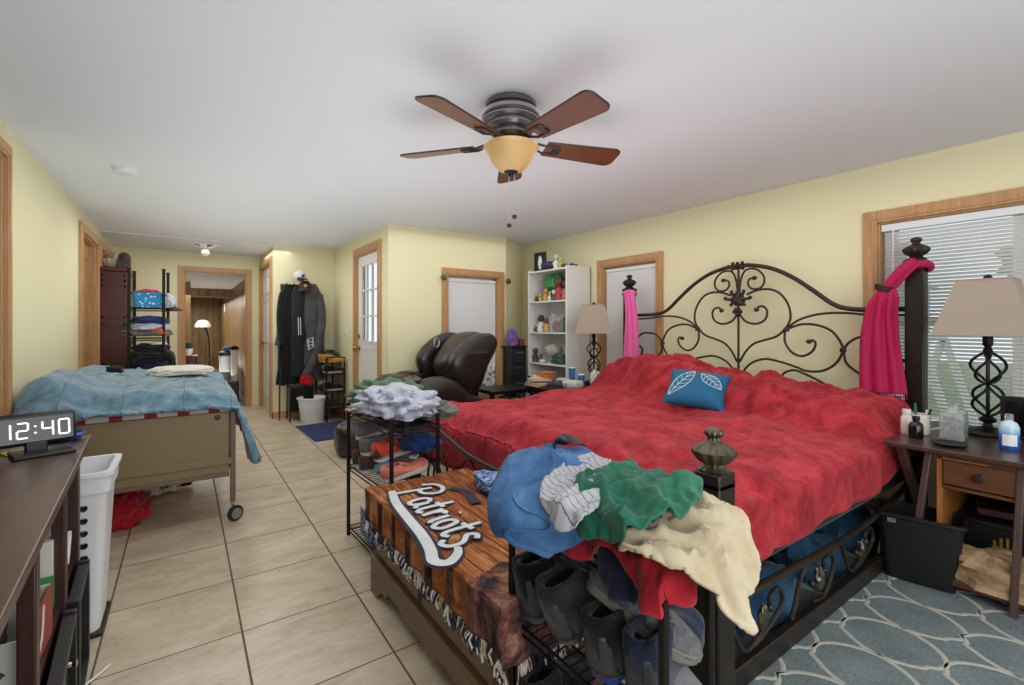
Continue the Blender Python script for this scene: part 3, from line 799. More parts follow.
MB().tube([(HX + .058 * cos(a), 3.05 + .058 * sin(a), 1.515 + .01 * sin(a * 2)) for a in [k * 2 * pi / 24 for k in range(24)]], .02, 8, closed=True).build('loop', M['light_pink'], s2, world=True)

# ------------------------------------------------------------------ rug under the right side of the bed
q = NT('rug_teal'); v = q.coord(); n = q.noise(v, 90, 4, .7); n0 = q.noise(v, 6, 4)
q.out(q.ramp(q.math('ADD', q.math('MULTIPLY', n, .6), q.math('MULTIPLY', n0, .4)), [(.35, srgb('586467')), (.65, srgb('818d8e'))]), .98, 0, .05); q.bump(n, .6, .004); M['rug_teal'] = q.m
plain('rug_cream', 'a9a99e', .98, var=.2, scale=60, bump=.5, bs=120)
rug = thing('area_rug', 'large blue-grey rug with cream curved lattice lines beside and under the bed', 'rug', (2.3, .35, 0))
MB().bx(1.0, 3.55, -1.0, 1.75, .001, .010).build('pile', M['rug_teal'], rug, world=True, bevel=.003)
lt = MB(); PX, PY = .52, .31
def trel(sg, n_, x):
    ph = (x / PX) % 1.0; a = abs(ph * 2 - 1)            # 0..1
    s_ = sin((a - .5) * pi); k = math.copysign(abs(s_) ** .55, s_)
    b = -.10 * math.exp(-((a - .5) / .05) ** 2) * 0
    return n_ * PY + sg * PY * .5 * k + .012 * (1 if (ph * 8) % 1 < .12 else 0)
x0, x1 = 1.02, 3.53
for n_ in range(-4, 7):
    for sg in (-1, 1):
        seg = []; k = 0
        while x0 + k * .02 <= x1:
            x = x0 + k * .02; y = trel(sg, n_, x - .1)
            if -.98 < y < 1.73: seg.append((x, y, .0105))
            else:
                if len(seg) > 2: lt.tube(seg, .009, 6, up=(0, 0, 1), flat=.25)
                seg = []
            k += 1
        if len(seg) > 2: lt.tube(seg, .009, 6, up=(0, 0, 1), flat=.25)
lt.build('lattice', M['rug_cream'], rug, world=True)
# ------------------------------------------------------------------ ceiling fan
wood('blade_wood', '4c2611', '703d1f', (3, 3, 3), .38)
plain('pewter', '6d6a6e', .3, .8, var=.15, scale=10)
q = NT('amber_glass'); v = q.coord(); q.out(q.mix(q.noise(v, 9, 4), srgb('b08a50'), srgb('d8b880')), .35); q.set(q.p, 'Subsurface Weight', .3); q.set(q.p, 'Subsurface Radius', (.05, .03, .02)); M['amber_glass'] = q.m
FX, FY = 1.245, 1.783
fan = thing('ceiling_fan', 'five-blade ceiling fan with reddish wooden blades and an amber glass bowl', 'ceiling fan', (FX, FY, 2.236))
MB().lathe([(.11, -.003), (.118, -.012), (.118, -.028), (.108, -.034), (.126, -.045), (.132, -.06), (.132, -.09), (.124, -.10), (.11, -.105), (.112, -.118), (.105, -.132), (.085, -.14), (.088, -.155), (.075, -.168), (.05, -.175)], (0, 0, 0), 48).build('motor_housing', M['pewter'], fan, angle=30)
MB().lathe([(.133, -.066), (.136, -.07), (.136, -.08), (.133, -.084)], (0, 0, 0), 48).build('housing_band', M['bronze'], fan)
MB().lathe([(.05, -.17), (.058, -.176), (.058, -.195), (.10, -.20)], (0, 0, 0), 32).build('switch_cup', M['black_metal'], fan)
MB().lathe([(.105, -.196), (.126, -.202), (.130, -.212), (.120, -.224), (.105, -.25), (.085, -.285), (.060, -.312), (.03, -.322), (0, -.324)], (0, 0, 0), 48).build('glass_bowl', M['amber_glass'], fan, angle=70)
MB().lathe([(.0, -.345), (.012, -.342), (.014, -.332), (.03, -.326), (.036, -.318), (.03, -.314)], (0, 0, 0), 20).build('bowl_cap', M['black_metal'], fan)
for k in range(5):
    a = radians(56 + 72 * k)
    Mx = Matrix.Rotation(a, 4, 'Z')
    pt = Matrix.Rotation(radians(-13), 4, 'X')
    out = []
    for t in range(13): 
        x = .17 + .35 * t / 12; w = lerp(.050, .069, t / 12) 
        out.append((x, w))
    r = .035
    poly = [(x, -w) for x, w in out] + [(.52 + r * sin(b), -.069 + r * (1 - cos(b)) - 0) for b in (.5, 1.0, 1.4)] + [(.52 + r * sin(b), .069 - r * (1 - cos(b))) for b in (1.4, 1.0, .5)] + [(x, w) for x, w in out[::-1]]
    T_ = Matrix.Translation((0, 0, -.192))
    mb = MB().prism(poly, -.004, .004, 'xy'); mb.xf(T_ @ Mx @ pt); b_ = mb.build('blade', M['blade_wood'], fan, bevel=.002, smooth=False)
    mb = MB()
    for sg in (-1, 1):
        mb.tube([(.085, sg * .012, .012), (.13, sg * .022, .004), (.17, sg * .030, -.007), (.235, sg * .028, -.007), (.245, sg * .010, -.007)], .006, 7)
    mb.box((.10, 0, .010), (.05, .04, .008)); mb.box((.225, 0, -.007), (.03, .05, .006))
    mb.xf(T_ @ Mx @ pt); mb.build('blade_arm', M['bronze'], fan)
    mb = MB(); e = [(x, -w, -.0) for x, w in out] + [(p[0], p[1], 0) for p in poly[13:19]] + [(x, w, 0) for x, w in out[::-1]]
    mb.tube(e, .0045, 6); mb.xf(T_ @ Mx @ pt); mb.build('blade_edge', M['bronze'], b_)
for dx, dy, L in ((.012, -.012, .185), (-.006, .006, .225)):
    z0 = -.335
    ch = MB().tube([(dx, dy, z0), (dx, dy, z0 - L)], .0016, 5)
    for i in range(int(L / .008)): ch.lathe([(0, -.002), (.0026, 0), (0, .002)], (dx, dy, z0 - i * .008), 6)
    c_ = ch.build('pull_chain', M['silver_satin'], fan)
    MB().lathe([(0, -.011), (.009, -.008), (.012, 0), (.009, .008), (0, .011)], (dx, dy, z0 - L - .01), 14).build('chain_knob', M['bronze'], c_)

sd = thing('smoke_detector', 'small white smoke detector on the ceiling near the left wall', 'smoke detector', (-.32, 4.0, 2.236))
MB().lathe([(.062, 0), (.065, -.012), (.058, -.03), (.03, -.034), (0, -.034)], (0, 0, 0), 28).build('cover', M['white_plastic'], sd)
MB().lathe([(.075, 0), (.075, -.006), (.06, -.008)], (0, 0, 0), 28).build('base_plate', M['white_plastic'], sd)
hl = thing('ceiling_light', 'white ceiling light hanging at the start of the hall, its frame spread like petals', 'ceiling light', (.22, 7.15, 2.222))
plain('frosted', 'e8e6da', .4, var=.03)
MB().lathe([(.08, 0), (.085, -.015), (.06, -.025), (0, -.028)], (0, 0, 0), 24).build('canopy', M['brass'], hl)
for k in range(6):
    a = k * pi / 3 + .3
    MB().prism([(.03, -.02), (.16, -.05), (.23, 0), (.16, .05), (.03, .02)], -.003, .003).xf(Matrix.Translation((0, 0, -.04)) @ Matrix.Rotation(a, 4, 'Z') @ Matrix.Rotation(radians(-14), 4, 'Y')).build('glass_petal', M['frosted'], hl, bevel=.001)
MB().lathe([(.02, -.02), (.035, -.06), (.05, -.10), (.03, -.13), (0, -.14)], (0, 0, 0), 16).build('bulb', M['frosted'], hl)

# ------------------------------------------------------------------ table lamps
plain('shade_linen', 'b3a093', .8, var=.05, scale=30, bump=.2, bs=200)
q = NT('shade_linen'); v = q.coord(); w1 = q.noise(v, 160, 2); q.out(q.mix(w1, srgb('98877a'), srgb('ad9c8e')), .85); q.bump(w1, .3, .002); q.set(q.p, 'Subsurface Weight', .2); M['shade_linen'] = q.m
def table_lamp(x, y, z, label, group, rz=0.0):
    t = thing('table_lamp', label, 'lamp', (x, y, z), rz, group)
    MB().lathe([(.092, 0), (.095, .01), (.088, .022), (.05, .034), (.02, .042), (.016, .06), (.03, .068), (.034, .08), (.02, .09), (.012, .10)], (0, 0, 0), 28).build('base', M['black_metal'], t)
    MB().tube([(0, 0, .09), (0, 0, .60)], .008, 8).build('stem', M['black_metal'], t)
    for j in range(4):
        pts = []
        for i in range(41):
            u = i / 40; a = j * pi / 2 + u * pi * 1.2
            r_ = .009 + .060 * abs(sin(2 * pi * u)) ** .8
            pts.append((r_ * cos(a), r_ * sin(a), .095 + .32 * u))
        MB().tube(pts, .0065, 7).build('twisted_rod', M['black_metal'], t)
    MB().lathe([(.016, .41), (.02, .42), (.012, .44), (.02, .45), (.02, .50), (.012, .51)], (0, 0, 0), 16).build('socket', M['black_metal'], t)
    def ring(a, z, n=9):
        pts = []
        c_ = [(a, -a), (a, a), (-a, a), (-a, -a)]
        for i in range(4):
            p, q_ = c_[i], c_[(i + 1) % 4]
            for s_ in range(n): pts.append((lerp(p[0], q_[0], s_ / n), lerp(p[1], q_[1], s_ / n), z))
        return pts
    mb = MB(); a0, a1, z0, z1 = .180, .100, .50, .775
    for rr in ((a0, a1), (a0 - .003, a1 - .003)):
        A = [mb.bm.verts.new(p) for p in ring(rr[0], z0)]; B = [mb.bm.verts.new(p) for p in ring(rr[1], z1)]
        for i in range(len(A)): mb.bm.faces.new((A[i], A[(i + 1) % len(A)], B[(i + 1) % len(B)], B[i]))
        if rr[0] == a0: A0, B0 = A, B
        else:
            for i in range(len(A)):
                mb.bm.faces.new((A0[i], A[i], A[(i + 1) % len(A)], A0[(i + 1) % len(A)])); mb.bm.faces.new((B0[i], B0[(i + 1) % len(A)], B[(i + 1) % len(A)], B[i]))
    sh = mb.build('lamp_shade', M['shade_linen'], t, angle=30)
    MB().tube(ring(a0, z0), .004, 6, closed=True).build('shade_trim', M['shade_linen'], sh); MB().tube(ring(a1, z1), .004, 6, closed=True).build('shade_trim', M['shade_linen'], sh)
    mb = MB().tube([(-a1, 0, z1 - .01), (a1, 0, z1 - .01)], .002, 5); mb.tube([(0, -a1, z1 - .01), (0, a1, z1 - .01)], .002, 5); mb.build('shade_frame', M['brass'], sh)
    MB().lathe([(.006, .60), (.006, .765), (.014, .775), (.018, .788), (.012, .80), (0, .805)], (0, 0, 0), 14).build('finial', M['black_metal'], t)
    return t
table_lamp(3.30, .547, .652, 'table lamp with square beige shade and twisted iron stem before of the big window', 'matching bedside lamps')
table_lamp(3.32, 3.32, .625, 'table lamp with square beige shade standing by the white bookcase', 'matching bedside lamps', radians(44))

# ------------------------------------------------------------------ near nightstand
wood('dark_top', '33241d', '4c3a31', (2, 14, 14), .3)
wood('walnut', '4a2c19', '6c4427', (14, 2, 14), .4)
wood('orange_wood', '8a5424', 'b67a3c', (14, 14, 2), .4)
wood('leg_wood', '41302b', '5c4742', (14, 14, 2), .4)
ns = thing('nightstand', 'dark wooden nightstand with one drawer and slanted legs under the big window', 'nightstand', (3.1, .42, 0))
MB().bx(2.74, 3.56, .02, .81, .628, .650).build('top', M['dark_top'], ns, world=True, bevel=.004)
L = [((2.80, .655, .625), (2.77, .72, 0)), ((3.42, .655, .625), (3.45, .72, 0)), ((2.80, .365, .625), (2.77, .385, 0)), ((3.42, .16, .625), (3.45, .11, 0)), ((2.80, .76, .625), (3.12, .70, 0)), ((2.80, .155, .625), (2.77, .11, 0))]
for a, b in L:
    MB().bar(a, b, .036, .024).build('leg', M['leg_wood'], ns, world=True, bevel=.003)
MB().bx(2.80, 3.40, .61, .63, .07, .60).build('side_panel', M['orange_wood'], ns, world=True, bevel=.002)
MB().bx(2.80, 3.40, .14, .16, .07, .60).build('side_panel', M['orange_wood'], ns, world=True, bevel=.002)
MB().bx(3.38, 3.40, .16, .61, .07, .60).build('back_panel', M['walnut'], ns, world=True)
MB().bx(2.78, 3.40, .14, .63, .05, .075).build('shelf', M['walnut'], ns, world=True, bevel=.003)
MB().bx(2.79, 3.39, .16, .61, .472, .485).build('shelf', M['walnut'], ns, world=True)
dr = MB().bx(2.785, 2.80, .165, .605, .492, .598).build('drawer', M['walnut'], ns, world=True, bevel=.003)
MB().lathe([(.018, 0), (.010, .01), (.018, .02), (.012, .028), (0, .03)], (2.785, .49, .545), 14, axis=(-1, 0, 0)).build('knob', M['bronze'], dr, world=True)
MB().bx(2.785, 2.80, .16, .61, .600, .628).build('apron', M['walnut'], ns, world=True)
MB().bx(2.780, 2.787, .46, .61, .604, .609).build('inlay', M['orange_wood'], ns, world=True)
# things stored inside the nightstand
plain('box_black', '121113', .35, var=.2); plain('gold_print', 'a08a3c', .4, .5, var=.1); plain('dark_red', '43161a', .5, var=.3, scale=20)
bxs = thing('shoebox', 'black box with a small gold emblem on the lower shelf of the nightstand', 'box', (3.12, .42, .075))
MB().box((0, 0, .11), (.30, .36, .22)).build('body', M['box_black'], bxs, bevel=.004)
MB().box((0, 0, .228), (.31, .37, .02)).build('lid', M['box_black'], bxs, bevel=.004)
g = MB()
for i, (yy, hh) in enumerate(((.02, .025), (.0, .04), (-.02, .045), (-.04, .025))): g.box((-.1525, yy + .03, .14 + hh / 2), (.003, .010, hh))
g.box((-.1525, .02, .135), (.003, .08, .010)); g.build('emblem', M['gold_print'], bxs)
o = MB().box((3.14, .46, .338), (.20, .20, .035), rz=.2).build('flat_case', M['dark_red'], bevel=.006); props(o, 'flat dark red case lying on the black box in the nightstand', 'case')
q = NT('kraft_paper'); v = q.coord(); n1 = q.noise(v, 9, 4, .6, 1); q.out(q.ramp(n1, [(.3, srgb('80674a')), (.7, srgb('b89a74'))]), .7); q.bump(n1, .7, .02); M['kraft_paper'] = q.m
o = MB().blob((2.86, .42, .125), (.09, .20, .10), seed=11, amp=.16, fold=.05, fr=3, power=.7).build('paper_bag', M['kraft_paper'], angle=25)
props(o, 'crumpled brown paper bag lying at the front of the nightstand bottom shelf', 'paper bag')
# things on the nightstand
cup = thing('mug', 'cream mug with a handle on the nightstand, holding pens', 'mug', (3.07, .755, .65))
q = NT('ceramic'); q.out(srgb('d8d3c8'), .2); M['ceramic'] = q.m
MB().lathe([(.036, 0), (.042, .008), (.043, .10), (.039, .10), (.038, .012), (0, .01)], (0, 0, 0), 28).build('body', M['ceramic'], cup)
MB().tube(spline([(.01, -.042, .085), (.015, -.075, .08), (.015, -.08, .045), (.01, -.042, .025)], 6), .006, 8).build('handle', M['ceramic'], cup)
plain('teal_plastic', '1f6a66', .4); 
for i, (dx, dy, mt_) in enumerate(((.01, .01, 'teal_plastic'), (-.012, .006, 'teal_plastic'), (.0, -.018, 'black_plastic'), (.018, -.008, 'white_plastic'))):
    o = MB().tube([(3.07 + dx, .755 + dy, .67), (3.07 + dx * 2.2, .755 + dy * 2.4, .80 - .01 * i)], .0045, 6).build('pen', M[mt_])
    props(o, ['teal pen standing leftmost in the cream mug', 'second teal pen in the cream mug', 'black pen in the cream mug', 'white pen in the cream mug'][i], 'pen', 'pens in the cream mug')
bt = thing('bottle', 'small dark bottle with a black cap in front of the cream mug', 'bottle', (2.93, .735, .65))
q = NT('dark_glass'); q.out(srgb('0e0c0c'), .12); M['dark_glass'] = q.m
MB().lathe([(.026, 0), (.029, .006), (.029, .062), (.022, .075), (.012, .082), (.012, .088)], (0, 0, 0), 24).build('body', M['dark_glass'], bt)
MB().lathe([(.014, .086), (.015, .088), (.015, .106), (.0, .108)], (0, 0, 0), 20).build('cap', M['black_plastic'], bt)
bt = thing('bottle', 'white capped bottle behind the small dark bottle on the nightstand', 'bottle', (3.03, .815, .65)); bt.location.y = .79; bt.location.x = 3.0
MB().lathe([(.022, 0), (.024, .006), (.024, .085), (.014, .10), (.014, .104)], (0, 0, 0), 20).build('body', M['ceramic'], bt)
MB().lathe([(.017, .102), (.018, .104), (.018, .125), (0, .127)], (0, 0, 0), 18).build('cap', M['white_plastic'], bt)
q = NT('clear_glass'); q.out((.93, .96, .97, 1), .03); q.set(q.p, 'Transmission Weight', .85); q.set(q.p, 'IOR', 1.35); M['clear_glass'] = q.m
gl = thing('glass_jar', 'clear square glass jar full of small things on the nightstand', 'jar', (3.06, .625, .65))
mb = MB()
mb.box((0, 0, .004), (.085, .085, .008))
for sx, sy, wx, wy in ((-1, 0, .004, .085), (1, 0, .004, .085), (0, -1, .085, .004), (0, 1, .085, .004)): mb.box((sx * .042, sy * .042, .065), (wx, wy, .13))
mb.build('body', M['clear_glass'], gl, bevel=.002)
MB().lathe([(.05, .131), (.045, .136), (.02, .15), (.012, .158), (.02, .168), (0, .175)], (0, 0, 0), 20).build('lid', M['clear_glass'], gl)
r = random.Random(5)
mb = MB()
for i in range(40): mb.box((r.uniform(-.03, .03), r.uniform(-.03, .03), .014 + .0022 * i), (.018, .012, .006), rz=r.uniform(0, 3), rx=r.uniform(0, 1.5))
plain('trinkets', 'a8a29c', .3, .5, var=.5, scale=60); mb.build('contents', M['trinkets'], gl, smooth=False)
tr = thing('tray', 'small flat black dish in front of the glass jar on the nightstand', 'tray', (2.865, .60, .65))
MB().lathe([(.04, 0), (.06, .006), (.066, .014), (.062, .014), (.055, .008), (0, .006)], (0, 0, 0), 28).xf(Matrix.Scale(1, 4)).build('dish', M['black_plastic'], tr)
q = NT('blue_bottle'); v = q.coord(src='Object'); sp = q.n('ShaderNodeSeparateXYZ', {0: v}); q.out(q.ramp(sp.outputs[2], [(.0, srgb('1d4fa8')), (.06, srgb('2a66c4')), (.085, srgb('9cc0dd')), (.11, srgb('c3d6e0'))]), .25); M['blue_bottle'] = q.m
bt = thing('bottle', 'blue and white plastic bottle on the nightstand right of the lamp base', 'bottle', (3.0, .43, .65))
MB().lathe([(.03, 0), (.033, .006), (.033, .10), (.026, .118), (.012, .128), (.012, .134)], (0, 0, 0), 26).build('body', M['blue_bottle'], bt)
MB().lathe([(.014, .132), (.015, .134), (.013, .156), (0, .158)], (0, 0, 0), 18).build('cap', M['clear_glass'], bt)
lb = MB().grid(lambda u, w: V(.0337 * cos(2.6 + u * 1.5), .0337 * sin(2.6 + u * 1.5), .02 + .05 * w), 12, 2); lb.build('label_patch', M['white_plastic'], bt)
ph = thing('photo_frame', 'black picture frame standing at the right end of the nightstand', 'picture frame', (3.22, .415, .65))
mb = MB(); mb.box((0, 0, .11), (.015, .15, .21), ry=-.12); mb.build('frame', M['black_plastic'], ph, bevel=.003)
MB().box((-.010, 0, .11), (.003, .11, .16), ry=-.12).build('picture', M['dark_glass'], ph)
MB().bar((.012, 0, .15), (.07, 0, .0), .03, .004).build('stand', M['black_plastic'], ph)

# black waste bin
bn = thing('waste_bin', 'black rectangular plastic waste bin standing on the rug beside the nightstand', 'waste bin', (2.84, .70, .011), radians(12))
def binshape(z0, z1, a0, b0, a1, b1, wall=.004):
    def ringp(a, b, z, r=.03, n=5):
        pts = []
        for cx, cy, st in ((a - r, b - r, 0), (-a + r, b - r, pi / 2), (-a + r, -b + r, pi), (a - r, -b + r, 1.5 * pi)):
            for i in range(n + 1): pts.append((cx + r * cos(st + i * pi / 2 / n), cy + r * sin(st + i * pi / 2 / n), z))
        return pts
    seq = [(a0, b0, z0)] + [(lerp(a0, a1, t), lerp(b0, b1, t), lerp(z0, z1, t)) for t in (.03, .5, .93)] + [(a1 + .008, b1 + .008, z1 - .015), (a1 + .008, b1 + .008, z1), (a1 - wall, b1 - wall, z1), (a0 - wall, b0 - wall, z0 + .008)]
    mb = MB(); R = [[mb.bm.verts.new(p) for p in ringp(*s_)] for s_ in seq]
    for A, B in zip(R, R[1:]):
        for i in range(len(A)): mb.bm.faces.new((A[i], A[(i + 1) % len(A)], B[(i + 1) % len(A)], B[i]))
    mb.bm.faces.new(R[0][::-1]); mb.bm.faces.new(R[-1])
    return mb
binshape(0, .31, .085, .125, .105, .155).build('body', M['black_plastic'], bn, angle=35)
MB().bx(-.1165, -.114, .08, .11, .27, .29).build('sticker', M['silver_satin'], bn)

# ------------------------------------------------------------------ far nightstand and what lies on it
nf = thing('nightstand', 'dark cluttered nightstand between the bed and the white bookcase', 'nightstand', (3.05, 3.42, 0))
wood('black_wood', '1a1614', '2b2420', (10, 2, 10), .4)
MB().bx(2.70, 3.45, 3.16, 3.655, .60, .622).build('top', M['black_wood'], nf, world=True, bevel=.004)
MB().bx(2.75, 3.42, 3.20, 3.62, .10, .60).build('body', M['black_wood'], nf, world=True, bevel=.004)
for x in (2.77, 3.40):
    for y in (3.22, 3.60): MB().bar((x, y, .12), (x, y, 0), .04).build('leg', M['black_wood'], nf, world=True)
for z in (.22, .41):
    d_ = MB().bx(2.738, 2.752, 3.23, 3.59, z - .08, z + .08).build('drawer', M['black_wood'], nf, world=True, bevel=.004)
    MB().lathe([(.012, 0), (.006, .012), (.014, .022), (0, .028)], (2.738, 3.41, z), 12, axis=(-1, 0, 0)).build('knob', M['brass'], d_, world=True)
for kc, c in (('paper_tan', 'b39a78'), ('paper_cream', 'cfc3ab'), ('paper_grey', '9d9fa2'), ('book_dark', '2a2d33'), ('paper_white', 'd4d2cc'), ('card_orange', 'b9713c')): plain(kc, c, .75, var=.15, scale=25)
r = random.Random(8)
rows = [('paper_tan', 2.80, 3.52, .20, .24, 'tan folded paper at the front of the far nightstand pile'), ('paper_cream', 2.84, 3.56, .18, .20, 'cream envelope on top of the tan papers on the far nightstand'), ('card_orange', 2.86, 3.50, .14, .12, 'brownish card on the cream envelope'),
        ('paper_grey', 3.00, 3.40, .18, .20, 'grey magazine in the middle of the far nightstand'), ('book_dark', 2.83, 3.34, .18, .14, 'dark book near the bed edge of the far nightstand'), ('paper_white', 3.02, 3.30, .16, .12, 'white paper sheaf below the far lamp'), ('book_dark', 3.06, 3.46, .14, .18, 'dark notebook behind the magazine on the far nightstand'), ('paper_cream', 3.14, 3.56, .16, .13, 'cream booklet beside the bookcase on the far nightstand')]
for i, (m_, x, y, a, b, lab) in enumerate(rows):
    z = .622; n_ = 3 + i % 3; mb = MB()
    if i in (1,): z = .622 + .046
    if i == 2: z = .622 + .080
    for k in range(n_): mb.box((x + r.uniform(-.008, .008), y + r.uniform(-.008, .008), z + .005 + .0105 * k), (a, b, .0095), rz=r.uniform(-.12, .12) + i)
    o = mb.build('paper_stack' if 'book' not in m_ else 'book', M[m_], smooth=False); props(o, lab, 'papers' if 'book' not in m_ else 'book', 'papers and books on the far nightstand')
plain('cup_blue', '2d6da3', .4, var=.05)
for i, (x, y, h_, lab) in enumerate(((3.12, 3.42, .13, 'taller blue and white paper cup below the far lamp'), (3.16, 3.33, .10, 'shorter blue paper cup right of the taller blue cup'))):
    z0 = .6225 + (.0 if i else .035)
    c_ = thing('paper_cup', lab, 'cup', (x, y, .655 if i == 0 else .623), 0, 'blue cups on the far nightstand')
    MB().lathe([(.024, 0), (.034, h_), (.031, h_), (.022, .006), (0, .006)], (0, 0, 0), 20).build('body', M['cup_blue'], c_)
    MB().lathe([(.0355, h_ - .004), (.037, h_), (.034, h_ + .004)], (0, 0, 0), 20).build('rim', M['white_plastic'], c_)
o = MB().blob((3.24, 3.22, .68), (.05, .04, .085), seed=5, amp=.25, fold=.15, fr=3).build('tissue', M['paper_white']); props(o, 'crumpled white tissue on the far nightstand next to the red comforter', 'tissue')
bk = thing('jar', 'yellow labelled jar at the front corner of the far nightstand', 'jar', (2.745, 3.60, .6225))
plain('jar_yellow', 'b8a86a', .4); MB().lathe([(.03, 0), (.032, .005), (.032, .07), (.026, .078)], (0, 0, 0), 20).build('body', M['jar_yellow'], bk); MB().lathe([(.028, .076), (.03, .078), (.03, .09), (0, .092)], (0, 0, 0), 20).build('lid', M['black_plastic'], bk)

# ------------------------------------------------------------------ bookcase
bc = thing('bookcase', 'tall white open bookcase full of small objects against the right wall', 'bookcase', (3.47, 4.04, 0))
x0, x1, y0, y1 = 3.30, 3.645, 3.70, 4.38
MB().bx(x0, x1, y0, y0 + .02, 0, 1.84).build('side_panel', M['white_paint'], bc, world=True, bevel=.002)
MB().bx(x0, x1, y1 - .02, y1, 0, 1.84).build('side_panel', M['white_paint'], bc, world=True, bevel=.002)
MB().bx(x1 - .008, x1, y0, y1, 0.02, 1.84).build('back_panel', M['white_paint'], bc, world=True)
SH = [.08, .43, .775, 1.125, 1.475, 1.822]
for z in SH: MB().bx(x0, x1 - .01, y0 + .02, y1 - .02, z - .018, z).build('shelf', M['white_paint'], bc, world=True, bevel=.002)
TZ = 1.8225
fr_ = thing('picture_frame', 'black picture frame with a white figure print on top of the bookcase', 'picture frame', (3.40, 4.27, TZ), radians(8))
mb = MB()
for a, b, c_, d_ in ((-.09, .09, 0, .02), (-.09, .09, .21, .23), (-.09, -.07, 0, .23), (.07, .09, 0, .23)): mb.bx(-.012, .008, a, b, c_, d_)
mb.build('frame', M['black_plastic'], fr_, bevel=.002)
MB().bx(-.004, .004, -.075, .075, .015, .215).build('backing', M['dark_glass'], fr_)
MB().blob((-.006, .0, .11), (.004, .03, .07), seed=2, flat=False, amp=.2).build('print', M['white_plastic'], fr_)
plain('navy', '23264a', .6, var=.3, scale=20)
cp_ = thing('cap', 'navy cap lying on the bookcase top in front of the picture frame', 'cap', (3.39, 4.10, TZ), radians(20))
MB().blob((0, 0, .05), (.085, .095, .055), seed=4, amp=.06, power=.9).build('crown', M['navy'], cp_); MB().prism([(-.02, -.08), (-.09, -.13), (-.12, -.05), (-.06, .02)], .02, .028).build('brim', M['navy'], cp_)
# small toys and figures, each built from body and head or a couple of parts
TOY = [('c0b8ae', 'lavender'), ('a9b63a', 'lime'), ('3b3b3b', 'dark'), ('3e8a4a', 'green'), ('a33a30', 'red'), ('c29a4e', 'tan'), ('7a3d2c', 'brown'), ('d8d4cf', 'white'), ('6f6496', 'violet'), ('c7a43e', 'yellow'), ('2f5a44', 'dark green'), ('b06a6a', 'rose')]
for c, n_ in TOY: plain('toy_' + n_.replace(' ', '_'), c, .5, var=.25, scale=50)
def figure(x, y, z, h, col, label, col2='tan', group=None, rz=0):
    t = thing('toy_figure', label, 'toy', (x, y, z), rz, group)
    MB().lathe([(h * .2, 0), (h * .24, h * .06), (h * .2, h * .3), (h * .17, h * .5), (h * .08, h * .6)], (0, 0, 0), 14).build('body', M['toy_' + col], t)
    MB().blob((0, 0, h * .78), (h * .19, h * .2, h * .21), seed=h * 50, amp=.08, flat=False, nu=14, nv=10).build('head', M['toy_' + col2], t)
    mb = MB()
    for s_ in (-1, 1): mb.tube([(0, s_ * h * .15, h * .5), (-h * .1, s_ * h * .28, h * .35)], h * .055, 6)
    mb.build('arms', M['toy_' + col], t)
    return t
figure(3.38, 3.96, TZ, .17, 'white', 'pale figure on the bookcase top right of the navy cap', 'lavender', 'figures on the bookcase top')
figure(3.37, 3.875, TZ, .125, 'lime', 'lime green figure on the bookcase top', 'lime', 'figures on the bookcase top')
for i, (x, y) in enumerate(((3.36, 3.80), (3.42, 3.75), (3.50, 3.78))):
    o = MB().blob((x, y, TZ + .018), (.035, .03, .03), seed=i + 40, amp=.2, fr=4, nu=14, nv=10).build('pebble', M['toy_dark' if i < 2 else 'toy_brown'])
    props(o, ['small dark stone nearest the lime figure on the bookcase top', 'dark stone in the middle of the bookcase top corner', 'brown stone furthest back on the bookcase top'][i], 'ornament', 'stones on the bookcase top')
# upper shelf: plush and figures
z = SH[4] + .001
o = MB().blob((3.46, 4.09, z + .19), (.10, .14, .12), seed=9, amp=.2, fold=.1, fr=3, flat=False).build('plush_toy', M['toy_green']); props(o, 'big green plush toy heaped on the upper shelf of the bookcase', 'plush toy')
o = MB().blob((3.47, 4.09, z + .05), (.10, .12, .075), seed=19, amp=.1).build('plush_toy', M['toy_brown']); props(o, 'brown plush toy under the green one on the upper shelf', 'plush toy')
for i, (x, y, h_, c1, c2, lab) in enumerate(((3.37, 4.30, .10, 'dark', 'tan', 'small dark figure at the far end of the upper shelf'), (3.36, 4.22, .09, 'yellow', 'tan', 'small yellow figure second on the upper shelf'),
    (3.38, 4.14, .15, 'tan', 'tan', 'tan figure below the green plush toy'), (3.36, 4.05, .11, 'white', 'tan', 'white figure in the middle of the upper shelf'), (3.40, 3.93, .26, 'red', 'brown', 'tall red figure on the upper shelf'), (3.35, 3.97, .12, 'dark_green', 'white', 'small green figure before the tall red one'),
    (3.38, 3.80, .22, 'rose', 'dark', 'rose figure next to the side panel of the upper shelf'))): figure(x, y, z, h_, c1, lab, c2, 'figures on the upper bookcase shelf')
z = SH[3] + .001
for i, (x, y, h_, c1, c2, lab) in enumerate(((3.36, 4.31, .08, 'dark', 'rose', 'dark little figure at the far end of the second shelf'), (3.38, 4.23, .20, 'white', 'dark', 'white and dark figure on the second shelf'), (3.42, 4.15, .15, 'rose', 'tan', 'rose figure on the second shelf'), (3.36, 4.10, .17, 'tan', 'brown', 'tan figure left of the framed picture on the second shelf'))):
    figure(x, y, z, h_, c1, lab, c2, 'figures on the second bookcase shelf')
t = thing('snow_globe', 'clear box with a red figure inside on the second bookcase shelf', 'ornament', (3.40, 3.93, z))
MB().box((0, 0, .085), (.12, .24, .17)).build('case', M['clear_glass'], t, bevel=.003)
MB().blob((0, .02, .06), (.04, .06, .06), seed=3, amp=.15, flat=False).build('figure', M['toy_red'], t); MB().blob((0, -.06, .08), (.03, .03, .07), seed=6, amp=.15, flat=False).build('figure', M['toy_dark_green'], t)
